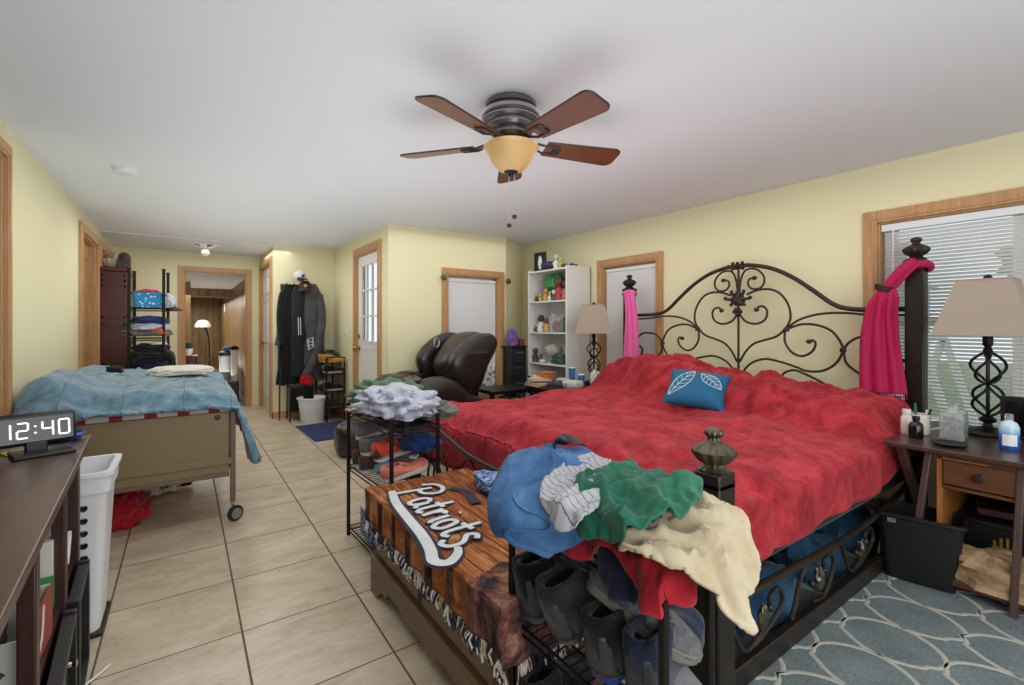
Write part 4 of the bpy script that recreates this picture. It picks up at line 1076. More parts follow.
o = MB().box((3.42, 4.06, z + .10), (.015, .06, .20)).build('box', M['toy_white'], bevel=.002); props(o, 'narrow white box standing beside the clear case on the second shelf', 'box')
z = SH[2] + .001
t = thing('bowl', 'violet ridged glass bowl on a foot on the third bookcase shelf', 'bowl', (3.42, 4.06, z))
MB().lathe([(.05, 0), (.05, .01), (.015, .03), (.015, .06), (.07, .09), (.10, .13), (.10, .17), (.06, .20), (.02, .215), (0, .22)], (0, 0, 0), 32, lobes=10, lamp=.05).build('body', M['toy_lavender'], t)
for i, (x, y, h_, c1, c2, lab) in enumerate(((3.36, 4.31, .16, 'dark', 'dark', 'black slender figure on the third shelf'), (3.38, 4.23, .10, 'dark', 'brown', 'squat dark figure on the third shelf'), (3.40, 3.78, .17, 'dark', 'lavender', 'dark figure near the side panel of the third shelf'))):
    figure(x, y, z, h_, c1, lab, c2, 'figures on the third bookcase shelf')
o = MB().blob((3.37, 3.90, z + .045), (.06, .11, .07), seed=31, amp=.2, fold=.1).build('plush_toy', M['toy_dark_green']); props(o, 'dark green plush toy lying on the third bookcase shelf', 'plush toy')
o = MB().blob((3.34, 4.16, z + .015), (.03, .05, .025), seed=33, amp=.1).build('seashell', M['toy_white']); props(o, 'white shell shaped ornament lying on the third bookcase shelf', 'ornament')
z = SH[1] + .001
for i, (x, y, sx, sy, sz, c, lab) in enumerate(((3.40, 4.27, .2, .14, .14, 'violet', 'violet box on the low shelf of the bookcase'), (3.42, 4.08, .2, .16, .10, 'dark', 'dark box beside the violet one on the low shelf'), (3.42, 3.86, .2, .2, .18, 'brown', 'brown box hidden half behind the far nightstand'))):
    o = MB().box((x, y, z + sz / 2), (sx, sy, sz), rz=.05 * i).build('box', M['toy_' + c], bevel=.004); props(o, lab, 'box', 'boxes on the low bookcase shelf')

# ------------------------------------------------------------------ black drawer tower and purple bag
dt = thing('drawer_tower', 'narrow black drawer tower with a purple bag on top, left of the bookcase', 'drawer tower', (3.17, 4.47, 0))
X0, X1, Y0, Y1 = 3.07, 3.285, 4.39, 4.56
MB().bx(X0, X1, Y0, Y1, .03, .945).build('body', M['black_plastic'], dt, world=True, bevel=.004)
MB().bx(X0 - .02, X1 + .0, Y0 - .02, Y1 + .01, .945, .965).build('top', M['black_plastic'], dt, world=True, bevel=.004)
for k in range(5):
    z = .05 + k * .178
    d_ = MB().bx(X0 + .012, X1 - .012, Y0 - .014, Y0, z, z + .165).build('drawer', M['dark_plastic'], dt, world=True, bevel=.004)
    MB().bx(X0 + .06, X1 - .06, Y0 - .024, Y0 - .014, z + .12, z + .132).build('handle', M['silver_satin'], d_, world=True)
for x in (X0 + .03, X1 - .03):
    for y in (Y0 + .03, Y1 - .03): MB().lathe([(.015, 0), (.018, .03)], (x, y, 0), 10).build('foot', M['black_plastic'], dt, world=True)
fabric('purple_cloth', '8d6fae', '6a4f8c')
o = MB().blob((3.13, 4.46, 1.035), (.075, .06, .13), seed=3, amp=.12, fold=.08).build('gift_bag', M['purple_cloth']); props(o, 'purple bag standing on the black drawer tower', 'bag')
o = MB().box((3.235, 4.44, 1.005), (.06, .08, .08)).build('box', M['toy_brown'], bevel=.004); props(o, 'small dark brown box right of the purple bag on the drawer tower', 'box')

# low black bench with clutter under it
be = thing('bench', 'low black bench between the leather chair and the bookcase', 'bench', (2.75, 4.0, 0))
X0, X1, Y0, Y1, Z = 2.44, 2.97, 3.83, 4.20, .56
MB().bx(X0, X1, Y0, Y1, Z - .03, Z).build('top', M['black_plastic'], be, world=True, bevel=.008)
for x in (X0 + .03, X1 - .03):
    for y in (Y0 + .03, Y1 - .03): MB().bar((x, y, Z - .02), (x, y, 0), .035).build('leg', M['black_metal'], be, world=True)
MB().bx(X0 + .02, X1 - .02, Y0 + .02, Y1 - .02, .30, .32).build('shelf', M['black_plastic'], be, world=True, bevel=.003)
MB().box((2.70, 4.02, Z - .036), (.48, .34, .012)).build('apron', M['black_plastic'], be, world=True, bevel=.003)
r = random.Random(3)
for i in range(7):
    x = X0 + .05 + i * .071; h_ = r.uniform(.12, .19)
    o = MB().box((x, Y0 + .07, .3205 + h_ / 2), (.06, .10, h_), rz=r.uniform(-.25, .25)).build('box', M[['paper_grey', 'toy_white', 'book_dark', 'toy_white', 'paper_grey', 'toy_dark_green', 'toy_white'][i]], bevel=.004)
    props(o, ['grey box first from the chair under the bench top', 'white box second from the chair on the bench shelf', 'dark box third on the bench shelf', 'white box in the middle of the bench shelf', 'grey box right of the middle of the bench shelf', 'green box sixth on the bench shelf', 'white box nearest the bookcase on the bench shelf'][i], 'box', 'boxes on the bench shelf')

# ------------------------------------------------------------------ leather recliner
q = NT('brown_leather'); v = q.coord(); n1 = q.noise(v, 5, 4); q.out(q.mix(n1, srgb('1d1513'), srgb('352724')), .34); q.bump(q.noise(v, 90, 4), .25, .003); M['brown_leather'] = q.m
q = NT('shell_plastic'); v = q.coord(); q.out(q.mix(q.noise(v, 4, 3), srgb('151110'), srgb('221b1a')), .3); M['shell_plastic'] = q.m
ch = thing('massage_chair', 'dark brown leather massage chair reclined in front of the window', 'armchair', (2.0, 4.0, 0))
def pod(poly, ya, yb, name, m_, round_=.25):
    """closed outline in x-z turned into a pillow-like solid between ya and yb"""
    P = [(p.x, p.z) for p in spline([(a, 0, b) for a, b in poly], 5, True)]
    cx = sum(p[0] for p in P) / len(P); cz = sum(p[1] for p in P) / len(P)
    prof = [(.0, 0), (.5, .0), (.86, .04), (.965, .16), (1.0, .35), (1.0, .65), (.965, .84), (.86, .96), (.5, 1.0), (.0, 1)]
    mb = MB(); R = []
    for s_, t in prof:
        R.append([mb.bm.verts.new((lerp(cx, x, max(s_, .02)), lerp(ya, yb, t), lerp(cz, z, max(s_, .02)))) for x, z in P])
    for A, B in zip(R, R[1:]):
        for i in range(len(A)): mb.bm.faces.new((A[i], A[(i + 1) % len(A)], B[(i + 1) % len(A)], B[i]))
    mb.bm.faces.new(R[0][::-1]); mb.bm.faces.new(R[-1])
    return mb.build(name, m_, ch, world=True, angle=60)
nw = [(1.908, .835), (1.925, .91), (1.978, .985), (2.09, 1.075), (2.221, 1.125), (2.34, 1.12), (2.396, 1.06), (2.375, .97), (2.289, .82), (2.221, .66), (2.122, .56), (2.03, .63), (1.95, .72)]
w1_ = pod(nw, 3.62, 3.76, 'shoulder_wing', M['shell_plastic'])
pod([(x - .02, z) for x, z in nw], 4.27, 4.41, 'shoulder_wing', M['shell_plastic'])
pod([(2.02, .70), (1.98, .80), (2.06, .96), (2.16, 1.09), (2.32, 1.14), (2.42, 1.09), (2.38, .93), (2.28, .74), (2.18, .58), (2.08, .60)], 3.80, 4.25, 'back_cushion', M['brown_leather'])
pod([(2.0, .76), (1.97, .85), (2.05, .98), (2.12, 1.05), (2.18, 1.06), (2.14, .94), (2.10, .80)], 3.88, 4.17, 'head_cushion', M['brown_leather'])
pod([(1.50, .56), (1.60, .62), (1.80, .66), (2.0, .70), (2.14, .66), (2.18, .50), (2.0, .40), (1.7, .40), (1.5, .44)], 3.80, 4.25, 'seat_cushion', M['brown_leather'])
for ya, yb in ((3.60, 3.80), (4.25, 4.43)):
    pod([(1.56, .60), (1.62, .70), (1.72, .75), (1.88, .75), (2.0, .69), (2.12, .58), (2.26, .50), (2.22, .25), (1.8, .16), (1.6, .25)], ya, yb, 'armrest', M['shell_plastic'])
pod([(1.33, .50), (1.38, .62), (1.47, .70), (1.58, .745), (1.70, .72), (1.66, .58), (1.56, .42), (1.42, .38)], 3.98, 4.40, 'leg_rest', M['brown_leather'])
pod([(1.40, .10), (1.36, .30), (1.45, .42), (1.60, .40), (1.64, .2), (1.56, .08)], 3.82, 4.22, 'foot_rest', M['brown_leather'])
MB().bx(1.62, 2.35, 3.70, 4.35, .0, .20).build('base', M['shell_plastic'], ch, world=True, bevel=.03)
mb = MB().tube([(1.99 + .028 * cos(a), 3.98, 1.035 + .045 * sin(a)) for a in [k * 2 * pi / 20 for k in range(20)]], .006, 8, closed=True)
mb.xf(Matrix.Translation((0, .12, 0))); mb.build('speaker_ring', M['silver_satin'], ch, world=True)
for z_ in (.80, .92): MB().tube([(2.0 + (z_ - .8) * .5, 3.82, z_), (1.985 + (z_ - .8) * .5, 4.03, z_ - .01), (2.0 + (z_ - .8) * .5, 4.23, z_)], .008, 6).build('seam', M['shell_plastic'], ch, world=True)
# brown leather bag on the floor left of the chair
bg_ = thing('ottoman', 'dark brown rounded leather footstool on the floor behind the clothes rack', 'footstool', (1.33, 4.42, 0))
MB().blob((0, 0, .13), (.20, .19, .19), seed=2, amp=.04, power=.75).build('cushion', M['brown_leather'], bg_)
MB().tube([(.19 * cos(a), .18 * sin(a), .13) for a in [k * 2 * pi / 30 for k in range(30)]], .007, 6, closed=True).build('piping', M['shell_plastic'], bg_)
# ------------------------------------------------------------------ shoes
def shoe(loc, rz, L, col, sole, label, group=None, pitch=0.0, roll=0.0, high=.10, kind='sneaker', cat='shoe', accent=None, lining='black_cloth', tag=None, panel='shoe_panel'):
    """toe points along +x of the thing; the origin is under the heel"""
    t = thing(kind, label, cat, loc, 0, group)
    t.rotation_euler = (roll, pitch, rz)
    W_ = L * .18
    def width(s): return W_ * interp([(0, .30), (.025, .58), (.07, .78), (.3, .80), (.5, .84), (.72, 1.05), (.88, .9), (.96, .62), (1, .25)], s)
    sh_ = .022 + L * .03
    def off(s): return .006 * sin(s * pi)
    mb = MB(); R = []
    for i in range(25):
        s = i / 24; w = width(s) * 1.06; x = s * L; lift = .012 * sm(.75, 1, s)
        R.append([mb.bm.verts.new((x, -w, lift)), mb.bm.verts.new((x, w, lift)), mb.bm.verts.new((x, w * 1.03, sh_ + lift * .6)), mb.bm.verts.new((x, -w * 1.03, sh_ + lift * .6))])
    for A, B in zip(R, R[1:]):
        for k in range(4): mb.bm.faces.new((A[k], A[(k + 1) % 4], B[(k + 1) % 4], B[k]))
    mb.bm.faces.new(R[0][::-1]); mb.bm.faces.new(R[-1])
    mb.build('sole', M[sole], t, bevel=.005)
    def hgt(s): return interp([(0, high), (.08, high + .006), (.28, high * .86), (.42, high * .84), (.60, high * .58), (.80, .036), (.94, .028), (1, .01)], s)
    mb = MB(); R = []; n = 14
    for i in range(31):
        s = i / 30; w = width(s); x = s * L * .99 + .002; ring = []
        open_ = .02 < s < .40
        gap = 0.66 * sm(.0, .05, s) * sm(.42, .34, s)
        H_ = hgt(s)
        for k in range(n + 1):
            a = pi * k / n                      # 0 right side, pi left
            c_, s_ = cos(a), sin(a)
            if gap and s_ > (1 - gap): s_ = 1 - gap; c_ = math.copysign(max(abs(c_), .42), c_) 
            ring.append(mb.bm.verts.new((x - .012 * s_ * (1 if s < .1 else 0), w * c_ * (1 - .18 * s_), sh_ * .8 + H_ * (s_ / (1 - gap) if gap and s_ >= 1 - gap else s_ / max(1 - gap, .3) if gap else s_) ** .8)))
        R.append((ring, gap))
    for (A, g1), (B, g2) in zip(R, R[1:]):
        for k in range(n):
            if min(g1, g2) > .3 and 4 <= k <= n - 5: continue
            mb.bm.faces.new((A[k], A[k + 1], B[k + 1], B[k]))
    mb.bm.faces.new([v for v in R[0][0]])
    mb.build('upper', M[col], t, angle=70, solid=.004)
    # heel counter, side panels and sole line
    if kind in ('sneaker',):
        hp = MB().grid(lambda u, w: V(L * .99 * .22 * abs(2 * u - 1) - .005 * (1 - abs(2 * u - 1)), (0 if abs(u - .5) < .01 else math.copysign(width(.22 * abs(2 * u - 1)) * 1.05, u - .5)) * (1 - .14 * w), sh_ * .8 + high * .80 * w * (1 - .25 * abs(2 * u - 1) ** 2)), 32, 8)
        hp.build('heel_counter', M[panel], t, angle=70, solid=.002)
        for sg in (-1, 1):
            sp_ = MB()
            for q0, q1 in ((.30, .42), (.40, .52), (.50, .62)):
                sp_.tube([(L * lerp(q0, q1, k / 5), sg * (width(lerp(q0, q1, k / 5)) * (1.01 - .10 * (1 - k / 5))), sh_ + (high * .62) * (1 - k / 5) * .9 + .004) for k in range(6)], .0032, 5)
            sp_.build('side_stripes', M[panel], t)
        MB().tube([(L * .99 * s_ , width(s_) * 1.075, sh_ * .62) for s_ in [i / 20 for i in range(20)]] + [(L * .99 * s_, -width(s_) * 1.075, sh_ * .62) for s_ in [1 - i / 20 for i in range(1, 21)]], .0024, 5, closed=True).build('sole_line', M['lace_grey'], t)
        MB().tube([(-.002, 0, sh_ + high * .55), (-.010, 0, sh_ + high * .85), (.004, 0, sh_ * .8 + high * 1.02)], .005, 6, flat=.4).build('pull_tab', M['lace_grey'], t)
    # padded collar rim, insole, tongue, laces
    z = sh_ * .8 + high
    co = [(L * (.015 + .20 * (1 - cos(a))), width(.2) * .74 * sin(a), z * (.99 - .07 * (1 - cos(a))) + .003) for a in [2 * pi * k / 22 for k in range(22)]]
    MB().tube(co, .0085, 8, closed=True).build('collar', M[accent or col], t)
    MB().box((L * .24, 0, sh_ + .012), (L * .42, width(.2) * 1.35, .008)).build('insole', M[lining], t, bevel=.003)
    if kind != 'slipper':
        MB().grid(lambda u, w: V(L * lerp(.33, .58, u), (w - .5) * W_ * .9, sh_ * .8 + lerp(high * 1.12, high * .60, u) + .004 - .01 * (2 * w - 1) ** 2), 6, 5).build('tongue', M[accent or col], t, solid=.004)
        la = MB()
        for k in range(4):
            u = .40 + .055 * k; zz = sh_ * .8 + hgt(u) * 1.0 + .006
            la.tube([(L * u, -W_ * .38, zz - .008), (L * (u + .02), 0, zz + .003), (L * u, W_ * .38, zz - .008)], .0028, 5)
        la.tube(spline([(L * .40, 0, z * .95), (L * .37, -.03, z * .98), (L * .42, -.035, z * .85), (L * .41, 0, z * .92), (L * .38, .03, z * .98), (L * .43, .035, z * .84)], 4), .0025, 5)
        la.build('laces', M['lace_grey'], t)
    if tag: MB().box((L * .10, 0, z * .70), (.004, .024, .03), ry=-.2).build('size_tag', M[tag], t)
    return t
fabric('black_cloth', '1a1a1d', '0e0e10'); plain('shoe_panel', '2c2e34', .45, var=.25, scale=30); fabric('charcoal', '2c2d31', '1c1d20', weave=300); fabric('navy_cloth', '1f2740', '161b2e'); fabric('grey_fuzz', '6e6f72', '48494d', scale=60, bump=.6, weave=200)
fabric('royal_blue', '1d3a94', '14286b'); plain('lace_grey', '4a4a4e', .8); plain('sole_dark', '44474d', .6, var=.3); plain('sole_grey', '6d6964', .7, var=.2, scale=30, bump=.3); plain('sole_white', 'c8c6c2', .6); plain('tag_white', 'b9bab8', .5); fabric('grey_suede', '77777a', '5b5b5e')
fabric('brown_suede', '5d4030', '442c20'); fabric('tan_suede', 'b98a3e', '99702e'); fabric('salmon', 'e08a74', 'd0705c'); fabric('coral', 'd8553c', 'b8402c'); plain('purple_print', '5a50a8', .6, var=.4, scale=60)

# ------------------------------------------------------------------ wire racks
def rack(label, A, B, C, D, h, shelves, base=(0, 0), r=.010, name='wire_rack', shelf_r=.0035, top=True):
    cx = (A[0] + B[0] + C[0] + D[0]) / 4; cy = (A[1] + B[1] + C[1] + D[1]) / 4
    t = thing(name, label, 'rack', (cx, cy, 0))
    for p in (A, B, C, D):
        MB().tube([(p[0], p[1], 0), (p[0], p[1], h)], r, 10).lathe([(0, h), (r * 1.3, h + .001), (r * 1.3, h + .010), (r * .6, h + .016), (0, h + .017)], (p[0], p[1], 0), 10).build('post', M['black_metal'], t, world=True)
        
    for z in shelves:
        mb = MB(); P = [Vector((p[0], p[1], z)) for p in (A, B, C, D)]
        for dz in (0, -.022):
            for i in range(4): mb.tube([P[i] + V(0, 0, dz), P[(i + 1) % 4] + V(0, 0, dz)], shelf_r * 1.1, 6)
        n = max(6, int((P[1] - P[0]).length / .028))
        for i in range(1, n):
            a = P[0].lerp(P[1], i / n); b = P[3].lerp(P[2], i / n); mb.tube([a, b], shelf_r * .7, 5)
        for i in (1, 2):
            mb.tube([P[0].lerp(P[3], i / 3) - V(0, 0, .004), P[1].lerp(P[2], i / 3) - V(0, 0, .004)], shelf_r, 5)
        mb.build('wire_shelf', M['black_metal'], t, world=True)
    return t
NA, NB, NC, ND = (.74, 1.055), (.745, .56), (.92, .575), (.92, 1.06)
rack('black wire rack at the bed foot, full of shoes and topped with clothes', NA, NB, NC, ND, .70, [.10, .395, .69])
LA, LB, LC, LD = (.77, 2.73), (.80, 2.13), (1.045, 2.14), (1.02, 2.75)
rack('black wire rack beyond the wooden chest, stacked with shoes under crumpled shirts', LA, LB, LC, LD, .745, [.05, .40, .70])

G = 'shoes on the near wire rack'
shoe((.745, .985, .415), radians(12), .27, 'black_cloth', 'sole_dark', 'black sneaker nearest the wooden chest on the upper shelf of the near rack', G, pitch=radians(-14), high=.14)
shoe((.735, .85, .44), radians(5), .28, 'charcoal', 'sole_dark', 'charcoal sneaker with padded collar, second from the chest on the near rack', G, pitch=radians(-22), high=.13, tag='lace_grey')
shoe((.750, .735, .415), radians(6), .28, 'black_cloth', 'royal_blue', 'black sneaker with a blue sole and white tag in the middle of the near rack', G, pitch=radians(-12), high=.12, tag='tag_white')
shoe((.770, .635, .415), radians(12), .27, 'navy_cloth', 'sole_dark', 'navy sneaker with white tag beside the near corner post of the near rack', G, pitch=radians(-12), high=.12, tag='tag_white')
shoe((.79, .815, .585), radians(-65), .27, 'grey_fuzz', 'sole_grey', 'grey fuzzy slipper lying on top of the sneakers, its sole toward the bed', G, pitch=radians(26), kind='slipper', cat='slipper', high=.075, roll=radians(-10))
shoe((.84, .80, .46), radians(-80), .25, 'grey_suede', 'sole_grey', 'grey skate shoe with violet print sticking out behind the near corner post', G, pitch=radians(20), high=.08)
shoe((.745, .98, .125), radians(10), .27, 'black_cloth', 'sole_dark', 'black sneaker on the lowest shelf of the near rack beside the chest', G, pitch=radians(-8), high=.11)
shoe((.745, .86, .125), radians(6), .27, 'black_cloth', 'sole_dark', 'black sneaker second from the chest on the lowest shelf of the near rack', G, pitch=radians(-8), high=.10)
shoe((.755, .73, .125), radians(6), .27, 'charcoal', 'sole_dark', 'charcoal sneaker in the middle of the lowest shelf of the near rack', G, pitch=radians(-8), high=.10)

# ------------------------------------------------------------------ clothes heaped over the near rack
def lay(zt, ye=None, xe=None, amp=.02, seed=0, fr=5, wave=.01, bulge=.0, c=(.8, .7), rad=.25, side_r=.05, dirf=(1, 0)):
    """sheet lying at zt, hanging over the edge y=ye or x=xe (cloth coordinates continue downward)"""
    def f(s, t):
        x, y, z = s, t, zt
        d = 0
        if ye is not None and t < ye: d = ye - t; y = ye - min(d * .15, .02)
        if xe is not None and s < xe: e = xe - s; d = max(d, e); x = xe - min(e * .15, .02)
        q_ = s * dirf[0] + t * dirf[1]; p_ = -s * dirf[1] + t * dirf[0]
        n = amp * .7 * N(s * fr, t * fr, seed) + amp * 1.25 * folds(q_, p_, fr * 1.1, seed)
        hp = bulge * math.exp(-((s - c[0]) ** 2 + (t - c[1]) ** 2) / (rad * rad))
        if d > 0:
            k = min(1, d / .06)
            z = zt + hp * (1 - k) - d + n * (1 - k)
            if ye is not None and t < ye: y -= .012 * k * (1 + sin(s * 70 + 3 * N(s * 6, seed))) + n * .6
            if xe is not None and s < xe: x -= .012 * k * (1 + sin(t * 60 + 3 * N(t * 6, seed))) + n * .6
        else: z = zt + hp + n
        return V(x, y, z)
    return f
fabric('jeans_blue', '5480b0', '27446e', scale=7, weave=260, bump=.3, sheen=0.05)
fabric('shirt_green', '1f6b52', '164f3d', scale=4); fabric('khaki', 'bdb197', 'a3967a', scale=5); fabric('shirt_red', 'a81f2e', '86141f', scale=5)
q = NT('plaid'); v = q.coord(); sp = q.n('ShaderNodeSeparateXYZ', {0: v})
def stripes(q, s_, f, w): return q.math('LESS_THAN', q.math('FRACT', q.math('MULTIPLY', s_, f)), w)
l_ = q.math('MAXIMUM', stripes(q, sp.outputs[0], 60, .13), q.math('MULTIPLY', stripes(q, sp.outputs[1], 26, .08), .5)); q.out(q.mix(l_, srgb('a6a8ad'), srgb('5a5f72')), .9); M['plaid'] = q.m
# jeans: folded lump
je = thing('jeans', 'blue denim jeans folded over the left end of the near shoe rack', 'jeans', (.72, .93, .72))
def jean(u, w):
    a = u * 2 * pi; ph = (w - .5) * pi
    P0 = V(.745, .895, .805); ax = V(cos(radians(38)), sin(radians(38)), 0); ay = V(-ax.y, ax.x, 0)
    k = cos(ph); 
    sx = .215 * math.copysign(abs(cos(a)) ** .75, cos(a)) * abs(k) ** .55; sy = .135 * math.copysign(abs(sin(a)) ** .75, sin(a)) * abs(k) ** .55
    sz = .065 * math.copysign(abs(sin(ph)) ** .8, sin(ph))
    n = .022 * N(sx * 7, sy * 7, 3 + w) + .014 * N(sx * 16, sy * 14, 5) + .011 * folds(sx, sy, 7, 9) + .006 * folds(sy, sx, 12, 19)
    p = P0 + ax * sx + ay * sy + V(0, 0, sz + n - .13 * max(0, -sx + .0) - .12 * max(0, -sy))
    return p
jm = MB().grid(jean, 180, 80); bmesh.ops.remove_doubles(jm.bm, verts=jm.bm.verts[:], dist=.0006)
jm.build('denim', M['jeans_blue'], je, world=True, angle=80)
plain('stitch', '7f97b5', .8)
# waistband folded at the left end
MB().tube([jean(.50 + .04 * sin(i * .5), .30 + .02 * i) + V(-.002, 0, 0) for i in range(24)], .007, 6, flat=.5).build('waistband', M['jeans_blue'], je, world=True)
def jl(pts): return [jean(u, w) + V(0, 0, .001) for u, w in pts]
sb = spline([(.865, 1.005, .83), (.865, 1.02, .865), (.90, 1.00, .875), (.93, .975, .862), (.93, .95, .83)], 6)
bl_ = thing('belt', 'black belt looping up from the folded jeans', 'belt', (.89, 1.0, .82)); MB().tube(sb, .016, 8, flat=.25, up=(.5, -.5, .1)).build('strap', M['black_plastic'], bl_, world=True)
MB().box((.865, 1.005, .84), (.03, .008, .03), rz=-.7).build('buckle', M['silver_satin'], bl_, world=True)

red_poly = [(.68, .80), (.665, .742), (.70, .70), (.71, .65), (.655, .56), (.70, .51), (.756, .49), (.86, .53), (.96, .60), (.96, .80), (.86, .90), (.74, .88)]
o = cloth(red_poly, lay(.745, ye=.545, xe=.722, amp=.020, seed=4, fr=7), .006).build('red_shirt', M['shirt_red'], solid=.004, angle=80); props(o, 'red shirt draped over the near corner of the shoe rack under the khaki trousers', 'shirt')
nv_ = [(.735, .78), (.74, .60), (.62, .60), (.60, .68), (.64, .78)]
o = cloth([(.76, .71), (.76, .61), (.69, .60), (.67, .64), (.68, .70)], lay(.715, xe=.742, amp=.010, seed=8), .011).build('trousers', M['navy_cloth'], solid=.004, angle=80); props(o, 'dark navy trousers hanging between the red shirt and the shoes', 'trousers')
kh = [(.89, .63), (.92, .58), (.915, .50), (.91, .44), (.905, .395), (.885, .37), (.87, .345), (.845, .335), (.81, .35), (.78, .385), (.765, .413), (.70, .456), (.629, .494), (.620, .558), (.69, .60), (.775, .62)]
o = cloth(kh, lay(.802, ye=.49, amp=.017, seed=12, fr=10, bulge=.02, c=(.88, .56), rad=.12, dirf=(.5, -.85)), .005).build('trousers', M['khaki'], solid=.006, angle=80); props(o, 'khaki trousers spilling over the end of the rack toward the floor', 'trousers')
o = MB().blob((.85, .575, .765), (.10, .07, .04), seed=77, amp=.15, fold=.08).build('trousers_bundle', M['khaki'], angle=80); props(o, 'bunched khaki cloth underneath the spread khaki trousers', 'cloth')
pl = [(.56, .68), (.62, .78), (.70, .83), (.84, .90), (.90, .86), (.84, .78), (.72, .70), (.62, .62)]
o = cloth(pl, lay(.846, xe=.60, amp=.010, seed=15, bulge=.01, fr=9), .005).build('shirt', M['plaid'], solid=.005, angle=80); props(o, 'grey checked shirt lying between the jeans and the green shirt', 'shirt')
gr = [(.67, .74), (.60, .665), (.60, .61), (.62, .56), (.66, .535), (.70, .53), (.78, .529), (.88, .565), (.98, .65), (.95, .70), (.88, .72), (.88, .78), (.80, .785), (.73, .77)]
o = cloth(gr, lay(.842, xe=.64, amp=.021, seed=21, fr=8, bulge=.03, c=(.80, .67), rad=.13, dirf=(.75, .65)), .0045).build('shirt', M['shirt_green'], solid=.005, angle=80); props(o, 'crumpled dark green shirt on top of the clothes on the near rack', 'shirt')
o = MB().blob((.80, .67, .795), (.11, .08, .045), seed=78, amp=.15, fold=.08).build('shirt_bundle', M['shirt_green'], angle=80); props(o, 'rolled part of green cloth underneath the dark green shirt', 'cloth')

# ------------------------------------------------------------------ wooden chest and throw blanket
wood('chest_wood', '4f3620', '6f4f33', (12, 2, 12), .4)
cs = thing('chest', 'low brown wooden chest with scalloped base at the foot of the bed', 'chest', (.95, 1.57, 0))
MB().bx(.71, 1.17, 1.075, 2.085, .17, .43).build('body', M['chest_wood'], cs, world=True, bevel=.003)
MB().bx(.695, 1.19, 1.06, 2.10, .43, .450).build('lid', M['chest_wood'], cs, world=True, bevel=.004)
mb = MB()
sk = [(2.10, 0), (2.10, .165), (1.06, .165), (1.06, 0), (1.14, 0), (1.17, .03), (1.20, .055), (1.24, .045), (1.28, .08), (1.40, .085), (1.46, .06), (1.58, .075), (1.70, .06), (1.76, .085), (1.88, .08), (1.92, .045), (1.96, .055), (1.99, .03), (2.02, 0)]
mb.prism(sk, .690, .712, 'yz'); mb.bx(.712, 1.19, 1.06, 1.085, 0.0, .165); mb.bx(.712, 1.19, 2.08, 2.10, 0, .165); mb.bx(.686, 1.195, 1.055, 2.105, .160, .175)
mb.build('plinth', M['chest_wood'], cs, world=True, smooth=False, bevel=.003)
for y0, y1 in ((1.10, 1.565), (1.60, 2.06)):
    d_ = MB().bx(.700, .712, y0, y1, .19, .42).build('front_panel', M['chest_wood'], cs, world=True, bevel=.003)

q = NT('throw_print'); geo = q.n('ShaderNodeTexCoord'); v = geo.outputs['Object']; sp = q.n('ShaderNodeSeparateXYZ', {0: v})
mp = q.n('ShaderNodeMapping', {0: v, 3: (14, 2.0, 4)}).outputs[0]
n1 = q.noise(mp, 2.0, 6, .65, 1.5)
pk = q.math('MULTIPLY', q.math('ADD', sp.outputs[0], 2.0), 15.0); wn = q.n('ShaderNodeTexWhiteNoise', {'W': q.math('FLOOR', pk)}, noise_dimensions='1D')
c = q.ramp(n1, [(.30, srgb('43251a')), (.46, srgb('86502f')), (.60, srgb('b07a4c')), (.75, srgb('c9a070'))])
c = q.mix(q.math('MULTIPLY', wn.outputs[0], .6), c, q.mix(n1, srgb('6e2d1b'), srgb('a4502f')))
gl_ = q.math('LESS_THAN', q.math('FRACT', pk), .07); c = q.mix(gl_, c, srgb('1d100c'))
nn = q.noise(v, 14, 5, .7); pic = q.ramp(nn, [(.32, srgb('1b1a22')), (.45, srgb('3a3138')), (.55, srgb('7a4a3a')), (.68, srgb('93806e'))])
nb = q.math('ADD', sp.outputs[1], q.math('MULTIPLY', q.noise(v, 5, 2), .12))
m_ = q.math('LESS_THAN', nb, -.41 + .06); c = q.mix(m_, c, pic)
m2 = q.math('GREATER_THAN', nb, .595); c = q.mix(m2, c, srgb('221612'))
m3 = q.math('LESS_THAN', sp.outputs[0], -.26); c = q.mix(m3, c, q.ramp(nn, [(.4, srgb('20181a')), (.6, srgb('6b4a3e'))]))
q.out(c, .92, 0, .15); q.bump(q.noise(v, 220, 2), .4, .003); M['throw_print'] = q.m
fabric('logo_white', 'cfd2d4', 'bfc3c6'); fabric('logo_navy', '1c2238', '141829'); fabric('logo_red', '9c2b35', '7c1f29')
tb = thing('throw_blanket', 'fringed orange-brown plank print throw with white team lettering, spread over the wooden chest', 'blanket', (.93, 1.60, .45))
def thr(u, w):
    # u along y (near .0 -> far 1), w across x
    s = lerp(1.60 - .72, 1.60 + .62, u); r_ = lerp(.55, 1.27, w)
    x, y, z = r_, s, .458
    dn = 0
    if r_ < .685: dn = .685 - r_; x = .685 - .012 - .006 * sin(s * 40 + N(s * 4) * 3)
    if r_ > 1.20: dn = r_ - 1.20; x = 1.205
    if s < 1.045:
        e = 1.045 - s; y = 1.045 - .025 - .015 * abs(sin(r_ * 24)) ; dn = max(dn, e * 1.0)
    if s > 2.10: e = s - 2.10; y = 2.115 + .005 * sin(r_ * 30); dn = max(dn, e)
    z += .006 * N(x * 8, y * 8, 2) + .004 * N(x * 20, y * 18) + .004 - dn
    return V(x, y, z)
MB().grid(thr, 90, 60).build('cloth', M['throw_print'], tb, world=True, angle=80, solid=.005)
fab = MB(); r = random.Random(9)
fcols = ['logo_white', 'logo_navy', 'paper_tan', 'logo_navy']
